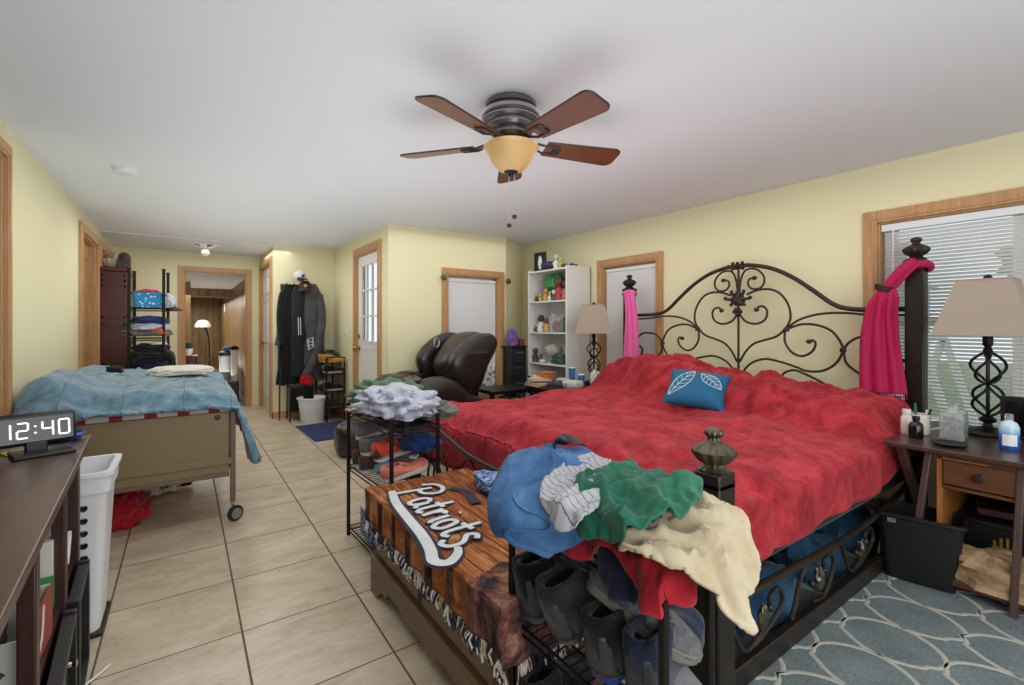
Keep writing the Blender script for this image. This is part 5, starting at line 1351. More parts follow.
for ci in range(4):
    fm = MB()
    for k in range(95):
        u = r.random(); p = thr(u * .99, 0); L_ = r.uniform(.03, .055)
        fm.tube([p, p + V(-.006 + r.uniform(-.004, .004), r.uniform(-.012, .012), -L_ * .5), p + V(r.uniform(-.008, .004), r.uniform(-.018, .018), -L_)], .0032, 4)
    for k in range(34):
        w_ = r.random(); p = thr(0, w_); L_ = r.uniform(.03, .05)
        fm.tube([p, p + V(r.uniform(-.01, .01), -.004, -L_)], .003, 4)
    o = fm.build('fringe', M[fcols[ci]], tb, world=True); o['kind'] = 'stuff'
# lettering : brush strokes sewn on the cloth
def SP(a, b, n=5): return spline([(x, y, 0) for x, y in a], n)
STK = [
 [(.15, -.15), (.35, .8), (.55, 1.6)], [(-.1, 1.35), (.25, 1.9), (.9, 2.05), (1.35, 1.7), (1.15, 1.15), (.7, .95), (.5, 1.05)],
 [(2.1, .85), (1.75, 1.0), (1.5, .6), (1.6, .1), (1.95, .15), (2.15, .8), (2.15, .25), (2.4, .1)],
 [(2.8, 1.7), (2.62, .4), (2.78, .05), (3.02, .2)], [(2.4, 1.08), (3.05, 1.15)],
 [(3.22, 1.0), (3.28, .05)], [(3.28, .6), (3.5, 1.0), (3.72, .88)],
 [(3.98, .95), (3.98, .2), (4.15, .05)], [(4.02, 1.42), (4.07, 1.5)],
 [(4.9, .5), (4.75, .95), (4.4, .85), (4.32, .35), (4.55, .02), (4.85, .2), (4.9, .5)],
 [(5.42, 1.7), (5.27, .4), (5.42, .05), (5.66, .2)], [(5.02, 1.08), (5.72, 1.2)],
 [(6.5, .95), (6.2, 1.1), (6.0, .8), (6.4, .4), (6.35, -.1), (6.0, -.3), (5.8, -.1)],
]
SWOOSH = [(-.25, -.10), (1.2, -.38), (3.0, -.50), (4.8, -.58), (6.1, -.75), (6.9, -.95), (7.3, -.6), (7.0, -.1), (6.6, .1)]
def tpt(u, v_, dz=0): return V(.757 + .098 * v_ - .0045 * u, 1.965 - .0915 * u + .10 * v_ * .1, .467 + dz)
for nm, mt_, wd, dz in (('lettering_outline', 'logo_navy', .019, .0008), ('lettering', 'logo_white', .0105, .0035)):
    mb = MB()
    for s_ in STK:
        P = [tpt(p.x, p.y, dz) for p in spline([(a, b, 0) for a, b in s_], 5)]
        mb.tube(P, wd, 8, up=(0, 0, 1), flat=.16)
    P = [tpt(p.x, p.y, dz) for p in spline([(a, b, 0) for a, b in SWOOSH], 6)]
    n_ = len(P); mb.tube(P, [wd * (1.5 if nm != 'lettering_outline' else 1.25) * (.5 + .9 * sin(pi * min(1, .18 + .75 * i / n_))) for i in range(n_)], 8, up=(0, 0, 1), flat=.14)
    mb.build(nm, M[mt_], tb, world=True, angle=60)
# small emblem above the lettering
em = MB(); em.tube(spline([(.98, 1.88, .468), (1.02, 1.80, .468), (1.0, 1.72, .468), (.985, 1.66, .468)], 5), .022, 8, up=(0, 0, 1), flat=.12); em.build('emblem', M['logo_navy'], tb, world=True)
em = MB()
for k in range(2): em.tube([(1.0 - .012 * k, 1.82, .469), (.988 - .012 * k, 1.76, .469)], .0025, 6, up=(0, 0, 1), flat=.3)
em.build('emblem_stripes', M['logo_red'], tb, world=True)
q = NT('blue_white_cloth'); v = q.coord(); n1 = q.noise(v, 16, 2, .4, 2); q.out(q.ramp(n1, [(.44, srgb('2b4f86')), (.5, srgb('a9b8cc')), (.58, srgb('2f5fa0'))]), .9); M['blue_white_cloth'] = q.m
o = MB().blob((1.13, 1.66, .50), (.075, .24, .045), seed=14, amp=.14, fold=.1).build('garment', M['blue_white_cloth'], angle=80); props(o, 'blue and white patterned garment along the back of the chest by the bed rail', 'garment')
o = MB().blob((1.10, 1.27, .50), (.09, .12, .05), seed=16, amp=.14, fold=.1).build('garment', M['blue_white_cloth'], angle=80); props(o, 'blue and white patterned garment at the near back corner of the chest', 'garment')

# ------------------------------------------------------------------ contents of the left rack
G = 'shoes on the rack beyond the chest'
shoe((.80, 2.24, .425), radians(15), .27, 'salmon', 'sole_white', 'salmon pink sandal lying nearest the chest on the far rack', G, high=.045, kind='sandal', cat='sandal', pitch=radians(-4))
MB().box((.13, .0, .085), (.03, .10, .008), rz=.5).build('strap', M['lace_grey'], bpy.data.objects['sandal'])
MB().box((.17, -.03, .092), (.05, .035, .012), rz=.5).build('buckle', M['tag_white'], bpy.data.objects['sandal'])
shoe((.80, 2.36, .50), radians(8), .26, 'coral', 'sole_white', 'coral red shoe with white rim in the middle of the far rack', G, high=.06, accent='coral', pitch=radians(-8))
shoe((.78, 2.50, .50), radians(20), .26, 'grey_suede', 'sole_white', 'pale grey slipper sticking out left of the coral shoe', G, high=.06, kind='slipper', cat='slipper', pitch=radians(-6))
shoe((.77, 2.62, .415), radians(4), .26, 'brown_suede', 'sole_white', 'brown shoe with pale sole under the grey slippers on the far rack', G, high=.06, pitch=0)
shoe((.77, 2.50, .413), radians(2), .26, 'brown_suede', 'sole_white', 'brown shoe beside the corner post at the bottom of the far rack pile', G, high=.06, pitch=0)
shoe((.79, 2.62, .56), radians(26), .25, 'grey_suede', 'sole_white', 'second pale grey slipper higher in the far rack pile', G, high=.055, kind='slipper', cat='slipper', pitch=radians(-4))
fabric('deep_blue', '1c3a73', '142a55')
o = MB().blob((1.02, 2.30, .585), (.10, .13, .055), seed=41, amp=.15, fold=.12).build('garment', M['deep_blue'], angle=80); props(o, 'deep blue bunched garment above the salmon sandal on the far rack', 'garment')
fabric('denim_light', '6d8fae', '4f7192')
o = MB().blob((.85, 2.33, .465), (.06, .07, .04), seed=42, amp=.15, fold=.08).build('garment', M['denim_light'], angle=80); props(o, 'piece of light denim squeezed beside the sandal on the far rack', 'garment')
q = NT('pale_print'); v = q.coord(); n1 = q.noise(v, 20, 4, .6, 1.2); q.out(q.ramp(n1, [(.36, srgb('6f7c9c')), (.41, srgb('a9adbd')), (.6, srgb('b9bcc8'))]), .9); M['pale_print'] = q.m
fabric('sage', '5d7f5e', '48664a'); fabric('pinkish', 'c9a3a0', 'b08c8a'); fabric('grey_cloth', '6f6c6a', '56524f')
def crumple(name, c_, d, m_, label, seed, rz=0, cat='shirt', fold=.14, amp=.18, group=None, power=.85):
    o = MB().blob(c_, d, seed=seed, amp=amp, fold=fold, fr=3.4, nu=64, nv=36, rz=rz, power=power).build(name, M[m_], angle=80); props(o, label, cat, group); return o
crumple('shirt', (.92, 2.36, .785), (.17, .23, .085), 'pale_print', 'crumpled pale lavender shirt with blue print on top of the far rack', 51, .3, fold=.10, amp=.22)
crumple('shirt', (.97, 2.68, .79), (.19, .17, .085), 'sage', 'crumpled sage green shirt behind the pale shirt on the far rack', 52, .1)
crumple('shirt', (1.10, 2.30, .745), (.10, .14, .05), 'grey_cloth', 'dark grey cloth under the pale shirt at the bed side of the far rack', 53)
crumple('shirt', (.85, 2.66, .728), (.09, .09, .03), 'pinkish', 'pinkish cloth peeking out under the sage shirt', 54)
t = thing('box', 'white and blue box on the lowest shelf of the far rack beside the floor', 'box', (.85, 2.5, .055))
MB().box((0, 0, .07), (.10, .22, .14)).build('body', M['blue_white_cloth'], t, bevel=.004); MB().box((0, 0, .146), (.105, .225, .012)).build('lid', M['paper_white'], t, bevel=.002)
# ------------------------------------------------------------------ hospital style bed on the left
plain('bed_tan', '7c6a4a', .45, var=.05); plain('bed_brown', '6b5443', .4, var=.08); 
q = NT('plaid_red'); v = q.coord(); sp = q.n('ShaderNodeSeparateXYZ', {0: v})
a_ = stripes(q, sp.outputs[0], 6.5, .38); b_ = stripes(q, sp.outputs[1], 6.5, .38); c2 = stripes(q, sp.outputs[2], 9, .4)
c = q.mix(a_, srgb('d9cfc6'), srgb('a8323a')); c = q.mix(q.math('MULTIPLY', c2, .4), c, srgb('a8323a')); c = q.mix(q.math('MULTIPLY', b_, .4), c, srgb('8f2a30')); q.out(c, .9); M['plaid_red'] = q.m
hb = thing('care_bed', 'tan metal framed single bed on casters by the left wall', 'bed', (-.2, 4.3, 0))
HX0, HX1, HY0, HY1 = -.66, .245, 3.35, 5.35
MB().bx(HX0 + .02, HX1 - .02, HY0 - .012, HY0 + .012, .30, .672).build('footboard', M['bed_tan'], hb, world=True, bevel=.006)
MB().bx(HX0 + .02, HX1 - .005, HY0 - .020, HY0 - .010, .352, .392).build('footboard_strip', M['bed_tan'], hb, world=True, bevel=.004)
MB().bx(HX0 + .02, HX1 - .02, HY0 - .018, HY0 + .018, .278, .302).build('lower_rail', M['bed_brown'], hb, world=True, bevel=.003)
MB().bx(HX0 + .02, HX1 - .02, HY1 - .012, HY1 + .012, .30, .74).build('headboard', M['bed_tan'], hb, world=True, bevel=.006)
for x in (HX0, HX1):
    for y in (HY0, HY1):
        l_ = MB().bx(x - .014, x + .014, y - .016, y + .016, .115, .675 if y == HY0 else .74).build('leg', M['bed_brown'], hb, world=True, bevel=.003)
        w_ = MB(); w_.lathe([(.0, -.013), (.038, -.013), (.047, -.008), (.047, .008), (.038, .013), (0, .013)], (x + .012, y - .022, .047), 28, axis=(.6, -1, 0)); 
        wo = w_.build('caster_wheel', M['black_plastic'], l_, world=True)
        MB().lathe([(.0, -.015), (.032, -.015), (.034, -.010), (.034, .010), (.032, .015), (0, .015)], (x + .012, y - .022, .047), 24, axis=(.6, -1, 0)).build('caster_hub', M['silver_satin'], l_, world=True)
        MB().tube([(x, y, .13), (x, y, .10), (x + .002, y - .002, .06)], .009, 8).build('caster_fork', M['chrome'], l_, world=True)
    MB().bx(x - .012, x + .012, HY0 + .02, HY1 - .02, .30, .35).build('side_rail', M['bed_brown'], hb, world=True, bevel=.003)
MB().lathe([(.016, 0), (.016, .006), (0, .008)], (.165, HY0 - .0125, .645), 16, axis=(0, -1, 0)).build('latch', M['black_plastic'], hb, world=True)
mt = MB().bx(HX0 + .03, HX1 + .01, HY0 + .03, HY1 - .03, .40, .71).build('mattress', M['plaid_red'], bevel=.03); props(mt, 'mattress in a red and white plaid sheet on the tan metal bed', 'mattress')
q = NT('teal_fleece'); v = q.coord(); n1 = q.noise(v, 9, 5, .65, .6); q.out(q.ramp(n1, [(.3, srgb('4c6a7a')), (.55, srgb('67899a')), (.75, srgb('8aa7b2'))]), .9, 0, .1); q.set(q.p, 'Sheen Weight', .4); q.bump(q.math('ADD', n1, q.math('MULTIPLY', q.noise(v, 60, 3), .3)), .5, .02); M['teal_fleece'] = q.m
def fleece(u, w):
    s = lerp(-.83, .50, u); t = lerp(3.12, 5.15, w)
    x, y = s, t
    z = interp([(-.8, .80), (-.62, .885), (-.5, .87), (-.35, .84), (-.1, .845), (.1, .83), (.2, .80), (.26, .78), (.5, .7)], s)
    front = interp([(-.8, .06), (-.2, .0), (.15, .0), (.3, -.02)], s)
    hump = .06 * math.exp(-((s + .60) ** 2) / .015 - ((t - 3.75) ** 2) / .25)
    z += hump - .03 + .012 * N(s * 5, t * 4) + .018 * folds(t, s, 4.0, 3) + .008 * folds(s, t, 5, 8)
    fe = 3.40 - .02 + front
    if t < fe + .10:
        k = (fe + .10 - t)
        z = max(z - .10 * sm(0, .20, k) - max(0, k - .20) * .9, interp([(-.75, .60), (-.6, .67), (-.4, .72), (.15, .708), (.27, .69)], s))
        y = max(t, 3.322 - .030 * rdg(s * 5 + .5 * N(s * 3, t * 2), t * 1.2, 5, 2) - .018 * rdg(s * 11 + N(s * 3), t * 2, 9, 2))
    if s > .27:
        d = s - .27; z -= d * (1.35 if t < 3.7 else .9) ; x = .27 + d * (.42 + .14 * sin(t * 14)); z -= .03
        z += .03 * sin(t * 20) * min(1, d * 8)
    if s < -.70: d = -.70 - s; x = -.70 - d * .25; z -= d * 1.3
    return V(x, y, z)
o = MB().grid(fleece, 120, 150).build('fleece_blanket', M['teal_fleece'], angle=85, solid=.008); props(o, 'pale teal fleece blanket spread over the single bed on the left', 'blanket')
for k, s0 in enumerate((-.36, .02)):
    pass
fl = o
for u0 in (.22, .41, .62, .80):
    P = [fleece(u0 + .008 * sin(w * 6), w) + V(0, -.004, .010) for w in [i / 60 * .75 for i in range(61)]]
    c_ = MB().tube(P, .004, 5).build('seam', M['teal_fleece']); c_.location = c_.location - fl.location; c_.parent = fl
fabric('pillow_white', 'dcd8cf', 'cdc7ba')
crumple('pillow', (-.02, 4.35, .855), (.20, .16, .040), 'pillow_white', 'white pillow lying on the teal blanket in the middle of the single bed', 61, .1, 'pillow', .03, .05, power=.7)
o = MB().blob((-.44, 4.7, .855), (.05, .05, .04), seed=62, amp=.2, flat=False).build('sock_ball', M['black_cloth']); props(o, 'small balled black sock on the teal blanket near the left doorway', 'sock')
# under and beside the bed
fabric('bright_red', 'c0222c', '991820'); fabric('black_fold', '17171a')
crumple('garment', (-.34, 3.72, .07), (.15, .20, .12), 'bright_red', 'bright red garment on the floor under the foot of the single bed', 63, 0, 'garment')
crumple('garment', (-.42, 4.15, .09), (.16, .12, .14), 'black_fold', 'black garment on the floor behind the red one under the single bed', 64, 0, 'garment')
q = NT('leopard'); v = q.coord(); vr = q.n('ShaderNodeTexVoronoi', {'Vector': v, 'Scale': 26}); q.out(q.ramp(vr.outputs[0], [(.25, srgb('3a2a22')), (.36, srgb('b7a79a')), (.6, srgb('cabfb4'))]), .9); M['leopard'] = q.m
crumple('garment', (-.17, 4.25, .10), (.15, .16, .15), 'leopard', 'spotted pale garment under the single bed right of the black one', 65, 0, 'garment')
o = MB().blob((.0, 4.25, .03), (.05, .03, .035), seed=66, amp=.2).build('sock', M['black_fold']); props(o, 'small black sock lying under the single bed right of the spotted garment', 'sock')

# ------------------------------------------------------------------ television stand, lower left
wood('stand_top', '3f2b27', '5f4740', (10, 1.6, 10), .32); wood('stand_wood', '2a1715', '43272381'[:6], (10, 10, 2), .35)
plain('stand_black', '1c1c1e', .4, var=.2)
def ex(y): return lerp(-.195, -.28, (y - .75) / (2.29 - .75))
st = thing('media_stand', 'dark brown media stand along the left wall with an open front shelf', 'media stand', (-.5, 1.5, 0))
MB().prism([(-.74, .62), (ex(.62), .62), (-.28, 2.29), (-.74, 2.29)], .775, .80, 'xy').build('top', M['stand_top'], st, world=True, bevel=.003, smooth=False)
MB().bx(-.74, -.325, 2.235, 2.26, 0, .775).build('side_panel', M['stand_wood'], st, world=True, bevel=.002)
MB().bx(-.74, -.26, .64, .665, 0, .775).build('side_panel', M['stand_wood'], st, world=True, bevel=.002)
MB().bx(-.74, -.73, .66, 2.24, .03, .775).build('back_panel', M['stand_wood'], st, world=True)
for z in (.08, .40): MB().prism([(-.73, .66), (ex(.66) - .03, .66), (-.315, 2.235), (-.73, 2.235)], z - .02, z, 'xy').build('shelf', M['stand_wood'], st, world=True, smooth=False)
for y in (2.20, 1.86, 1.40): MB().bx(ex(y) - .055, ex(y) - .025, y - .018, y + .018, 0, .775).build('upright', M['stand_wood'], st, world=True, bevel=.003)
# glass door on the lower half, opened a little
dg = MB(); A = V(ex(1.82) - .015, 1.82, 0); Bv = V(ex(1.82) + .015, 1.42, 0)
for a, b in (((A.x, A.y, .03), (A.x, A.y, .385)), ((Bv.x, Bv.y, .03), (Bv.x, Bv.y, .385)), ((A.x, A.y, .045), (Bv.x, Bv.y, .045)), ((A.x, A.y, .37), (Bv.x, Bv.y, .37))): dg.bar(a, b, .030, .016)
dd = dg.build('door', M['stand_black'], st, world=True, bevel=.002)
MB().bar((A.x, A.y, .21), (Bv.x, Bv.y, .21), .004, .32).build('pane', M['dark_glass'], dd, world=True)
MB().lathe([(.010, 0), (.006, .008), (.012, .018), (0, .022)], (A.x, A.y - .02, .24), 12, axis=(1, 0, 0)).build('knob', M['chrome'], dd, world=True)
dg = MB(); A = V(ex(2.18) - .012, 2.18, 0); Bv = V(ex(1.88) - .012, 1.88, 0)
for a, b in (((A.x, A.y, .03), (A.x, A.y, .385)), ((Bv.x, Bv.y, .03), (Bv.x, Bv.y, .385)), ((A.x, A.y, .045), (Bv.x, Bv.y, .045)), ((A.x, A.y, .37), (Bv.x, Bv.y, .37))): dg.bar(a, b, .030, .016)
dd = dg.build('door', M['stand_black'], st, world=True, bevel=.002)
MB().bar((A.x, A.y, .21), (Bv.x, Bv.y, .21), .004, .32).build('pane', M['dark_glass'], dd, world=True)
# on the open shelf
def printed_box(loc, d, rz, label, body, name='box', cat='box'):
    t = thing(name, label, cat, loc, rz); MB().box((0, 0, d[2] / 2), d).build('body', M[body], t, bevel=.002); return t
plain('card_white', 'cfccc4', .6, var=.03); plain('card_red', '8f3a34', .6, var=.1); plain('card_green', '3d8a44', .5, var=.1); plain('ink', '26282b', .6)
b1 = thing('open_box', 'open white and red cardboard box with a recycling mark on the stand shelf', 'box', (-.36, 1.56, .401))
BW, BL, BH = .16, .24, .13
mb = MB()
mb.bx(-BW / 2, BW / 2, -BL / 2, BL / 2, 0, .004); mb.bx(-BW / 2, BW / 2, BL / 2 - .004, BL / 2, 0, BH); mb.bx(-BW / 2, -BW / 2 + .004, -BL / 2, BL / 2, 0, BH)
mb.bx(-BW / 2, BW / 2, -BL / 2, -BL / 2 + .004, 0, BH * .9); mb.build('body', M['card_white'], b1, smooth=False)
MB().bx(BW / 2 - .004, BW / 2, -BL / 2, BL / 2, 0, BH).build('red_side', M['card_red'], b1, smooth=False)
MB().tube(spline([(BW / 2 + .001, -.06, .015), (BW / 2 + .001, .0, .05), (BW / 2 + .001, .02, BH - .01)], 6), .012, 6, up=(1, 0, 0), flat=.1).build('white_stripe', M['card_white'], b1)
rc = MB()   # recycling mark: three bent arrows
for k in range(3):
    a = k * 2 * pi / 3 + pi / 2
    P = [(.02 + .020 * cos(a + q_), -BL / 2 - .0015, .055 + .020 * sin(a + q_)) for q_ in (-.75, -.2, .35)]
    rc.tube(P, .0035, 6); tip = V(.02 + .020 * cos(a + .75), -BL / 2 - .0015, .055 + .020 * sin(a + .75)); 
    rc.tube([P[-1], tip], [.008, .0005], 6)
rc.bx(-.005, .045, -BL / 2 - .002, -BL / 2, .022, .026); rc.build('recycling_mark', M['ink'], b1)
plain('speckle', '3a332f', .7, var=.7, scale=80, bump=.5)
o = MB().blob((-.40, 1.60, .44), (.05, .08, .09), seed=70, amp=.15).build('pine_cone', M['speckle']); props(o, 'dark speckled object sticking up inside the open box', 'object')
b2 = printed_box((-.355, 1.84, .401), (.10, .05, .19), .1, 'green and white carton standing on the stand shelf behind the open box', 'card_white')
MB().box((.0505, 0, .05), (.002, .05, .09)).build('green_band', M['card_green'], b2); MB().box((0, -.0255, .05), (.10, .002, .09)).build('green_band', M['card_green'], b2)
for i in range(4):
    o = MB().box((-.40 + .006 * i, 2.02, .4015 + .013 + .027 * i), (.17, .24, .024), rz=.04 * i).build('book', M[['book_dark', 'paper_grey', 'stand_black', 'paper_white'][i]], bevel=.002)
    props(o, ['dark book at the bottom of the pile on the stand shelf', 'grey book second from the bottom of the pile on the stand shelf', 'black case third in the pile on the stand shelf', 'pale book on top of the pile on the stand shelf'][i], 'book', 'books piled on the stand shelf')
for i, (y, h_, m_) in enumerate(((1.96, .16, 'card_white'), (2.03, .19, 'paper_grey'), (2.10, .2, 'card_white'))):
    o = MB().box((-.40, y, .5105 + h_ / 2), (.16, .018, h_), rx=-.15).build('folder', M[m_], bevel=.001); props(o, ['white folder leaning foremost on the shelf book pile', 'grey folder leaning between two white ones', 'white folder furthest back on the shelf book pile'][i], 'folder', 'folders on the stand shelf')
pc = thing('cup', 'white plastic cup at the lower left edge beside the stand', 'cup', (-.15, 1.22, 0))
MB().lathe([(.05, 0), (.062, .20), (.066, .205), (.066, .215), (.058, .215), (.046, .01), (0, .01)], (0, 0, 0), 30).build('body', M['white_plastic'], pc)
# stand top: alarm clock, dish, sweets
ac = thing('alarm_clock', 'black digital alarm clock reading 12:40 on the media stand', 'alarm clock', (-.385, 2.07, .80), radians(18))
MB().box((0, 0, .075), (.19, .022, .10), rx=radians(-12)).build('display_body', M['black_plastic'], ac, bevel=.014)
MB().box((0, -.0125, .0745), (.175, .003, .078), rx=radians(-12)).build('screen', M['dark_glass'], ac, bevel=.006)
MB().box((.01, -.04, .006), (.14, .12, .010)).build('foot', M['black_plastic'], ac, bevel=.004)
MB().box((0, -.012, .022), (.05, .03, .03)).build('neck', M['black_plastic'], ac, bevel=.004)
emit('digits', 'e8ecf0', 1.2)
SEG = {'1': 'bc', '2': 'abged', '4': 'fgbc', '0': 'abcdef'}
dm = MB(); 
def seg(x, z, w, h, s_):
    t_ = .0045
    bx_ = {'a': (x, z + h, w, t_), 'g': (x, z + h / 2, w, t_), 'd': (x, z, w, t_), 'b': (x + w / 2, z + h * .75, t_, h / 2), 'c': (x + w / 2, z + h * .25, t_, h / 2), 'f': (x - w / 2, z + h * .75, t_, h / 2), 'e': (x - w / 2, z + h * .25, t_, h / 2)}[s_]
    dm.box((bx_[0], 0, bx_[1]), (max(bx_[2] - .002, t_), .002, max(bx_[3] - .002, t_)))
for ch_, x in (('1', -.068), ('2', -.030), ('4', .026), ('0', .064)):
    for s_ in SEG[ch_]: seg(x, -.023, .024, .046, s_)
dm.box((-.002, 0, .010), (.005, .002, .005)); dm.box((-.002, 0, -.010), (.005, .002, .005))
dm.box((-.080, 0, .022), (.004, .002, .004))
dm.xf(Matrix.Translation((0, -.0148, .0742)) @ Matrix.Rotation(radians(-12), 4, 'X')); dm.build('digits', M['digits'], ac, smooth=False)
plain('dish_blue', '1f3f9a', .15, var=.5, scale=40)
ds = thing('dish', 'small glossy blue dish with sweets on the far corner of the media stand', 'dish', (-.345, 2.235, .80))
MB().lathe([(.03, 0), (.05, .006), (.056, .018), (.050, .026), (.046, .020), (.03, .010), (0, .010)], (0, 0, 0), 30).build('body', M['dish_blue'], ds)
r = random.Random(6)
for i in range(7):
    o = MB().blob((-.345 + r.uniform(-.03, .03), 2.235 + r.uniform(-.03, .03), .83 + .006 * i), (.014, .009, .009), seed=i, amp=.2, flat=False, nu=10, nv=8, rz=r.uniform(0, 3)).build('sweet', M[['toy_yellow', 'coral', 'toy_white', 'toy_lime', 'card_orange', 'toy_white', 'toy_red'][i]])
    props(o, ['yellow', 'coral', 'white lower', 'lime green', 'orange brown', 'white upper', 'red topmost'][i] + ' wrapped sweet in the glossy blue dish on the media stand', 'sweet', 'sweets in the blue dish')
o = MB().box((-.415, 2.10, .803), (.10, .05, .004), rz=.5).build('paper_slip', M['toy_lime']); props(o, 'yellow paper slip lying between the alarm clock and the blue dish', 'paper')
o = MB().bx(-.70, -.43, 1.72, 1.90, .8005, .822).build('remote_box', M['silver_satin'], bevel=.004); props(o, 'flat silver box at the left edge of the media stand top', 'box')
mb = MB().tube(spline([(-.72, 1.96, .804), (-.60, 2.0, .806), (-.55, 2.04, .812), (-.52, 2.10, .82)], 8), .003, 6); o = mb.build('cable', M['lace_grey']); props(o, 'thin cable running to the alarm clock on the media stand', 'cable')
# laundry hamper with round holes, shown as dark recessed discs with rims
hm = thing('laundry_hamper', 'tall white plastic laundry hamper with round holes behind the media stand', 'laundry hamper', (-.42, 2.51, 0))
binshape(.02, .635, .150, .115, .180, .145).build('body', M['white_plastic'], hm, angle=35)
MB().bx(-.16, .16, -.125, .125, 0, .02).build('base', M['black_plastic'], hm, bevel=.004)
binshape(.56, .64, .186, .150, .190, .154, wall=.014).build('rim', M['white_plastic'], hm, angle=35)
hl_ = MB()
for j in range(9):
    for k in range(2):
        z = .10 + .048 * j + (.024 if k % 2 else 0); xx = .078 + .030 * k; t_ = (z - .02) / .615; y = -lerp(.115, .145, t_) - .0008
        if k < 2: hl_.lathe([(0, 0), (.0105, 0), (.0125, .0015), (.0125, 0)], (xx, y, z), 14, axis=(0, -1, .05))
hl_.build('holes', M['black_plastic'], hm)
mb = MB().tube(spline([(-.30, 2.05, .006), (-.24, 2.12, .006), (-.215, 2.16, .006)], 6), .004, 6); o = mb.build('cable_end', M['white_plastic']); props(o, 'short white cable end on the floor at the corner of the media stand', 'cable')

# ------------------------------------------------------------------ wardrobe and clothes rack at the back left
wood('mahogany', '3a1512', '57211c', (8, 8, 1.2), .28)
wd = thing('wardrobe', 'tall dark reddish wardrobe against the left wall at the back', 'wardrobe', (-.62, 6.95, 0))

MB().bx(-.74, -.515, 6.64, 7.30, .05, 1.79).build('body', M['mahogany'], wd, world=True, bevel=.004)
MB().bx(-.745, -.495, 6.62, 7.32, 1.79, 1.835).build('cornice', M['mahogany'], wd, world=True, bevel=.008)
MB().bx(-.742, -.50, 6.63, 7.31, 0, .06).build('plinth', M['mahogany'], wd, world=True, bevel=.004)
for z0, z1 in ((.14, .72), (.78, 1.22), (1.28, 1.64), (1.68, 1.76)):
    mb = MB()
    for a, b, c_, d_ in ((-.735, -.525, z0, z0 + .02), (-.735, -.525, z1 - .02, z1), (-.735, -.715, z0, z1), (-.545, -.525, z0, z1)): mb.bx(a, b, 6.632, 6.642, c_, d_)
    mb.build('side_moulding', M['mahogany'], wd, world=True)
for y0, y1 in ((6.66, 6.965), (6.975, 7.28)):
    d_ = MB().bx(-.516, -.502, y0, y1, .12, 1.76).build('door', M['mahogany'], wd, world=True, bevel=.003)
    MB().lathe([(.01, 0), (.013, .018), (0, .022)], (-.502, 6.94 if y0 < 6.9 else 7.0, 1.0), 10, axis=(1, 0, 0)).build('knob', M['brass'], d_, world=True)
bk = thing('glass_basket', 'clear decorative basket on top of the dark wardrobe', 'basket', (-.66, 6.78, 1.835))
plain('cut_glass', 'a9a596', .2, var=.4, scale=40, bump=.6, bs=50)
MB().lathe([(.05, 0), (.08, .03), (.10, .10), (.09, .10), (.07, .03), (0, .012)], (0, 0, 0), 28, lobes=14, lamp=.06).build('bowl', M['cut_glass'], bk)
MB().tube([(.09 * cos(a), 0, .09 + .09 * sin(a)) for a in [pi * k / 14 for k in range(15)]], .006, 6).build('handle', M['cut_glass'], bk)
ar = thing('arched_board', 'dark arched wooden board on the edge of the wardrobe top', 'mantel clock', (-.545, 6.72, 1.835))  # arched dark board with a round disc, standing for an unidentified object
pts = [(-.055, 0), (.055, 0), (.055, .12)] + [(.055 * cos(a), .12 + .055 * sin(a)) for a in (.5, 1.0, 1.57, 2.1, 2.6)] + [(-.055, .12)]
MB().prism(pts, -.04, .04, 'xz').build('case', M['stand_wood'], ar, bevel=.003, smooth=False)
MB().lathe([(0, 0), (.035, 0), (.038, .005), (.03, .007), (0, .007)], (0, -.04, .11), 24, axis=(0, -1, 0)).build('round_face', M['bronze'], ar)

RA, RB, RC_, RD = (-.414, 5.50), (-.160, 5.50), (-.135, 5.86), (-.40, 5.86)
rack('tall black metal rack of folded clothes between the wardrobe and the far doorway', RA, RB, RC_, RD, 1.72, [.35, .76, 1.08, 1.365], r=.013)
q = NT('blue_dots'); v = q.coord(); vr = q.n('ShaderNodeTexVoronoi', {'Vector': v, 'Scale': 30}); q.out(q.ramp(vr.outputs[0], [(.28, srgb('c5dbe8')), (.34, srgb('2b86bd'))]), .8); M['blue_dots'] = q.m
t = thing('storage_basket', 'bright blue spotted cloth basket on the top shelf of the tall clothes rack', 'basket', (-.28, 5.68, 1.368))
binshape(0, .14, .105, .16, .115, .17).build('body', M['blue_dots'], t, angle=35)
o = MB().blob((-.28, 5.66, 1.51), (.10, .15, .035), seed=80, amp=.15, fold=.1).build('cloth', M['shirt_red']); props(o, 'red and white cloth lying in the blue spotted basket', 'cloth')
o = MB().blob((-.13, 5.62, 1.42), (.06, .09, .09), seed=81, amp=.15, fold=.1).build('garment', M['pale_print']); props(o, 'pale printed garment bulging out right of the blue basket', 'garment')
o = MB().blob((-.08, 5.62, 1.355), (.07, .07, .03), seed=82, amp=.1).build('cap', M['dark_red']); props(o, 'dark red cap sticking out of the rack right of the blue basket', 'cap')
fabric('brown_print', '6c6460', '47403e', scale=30)
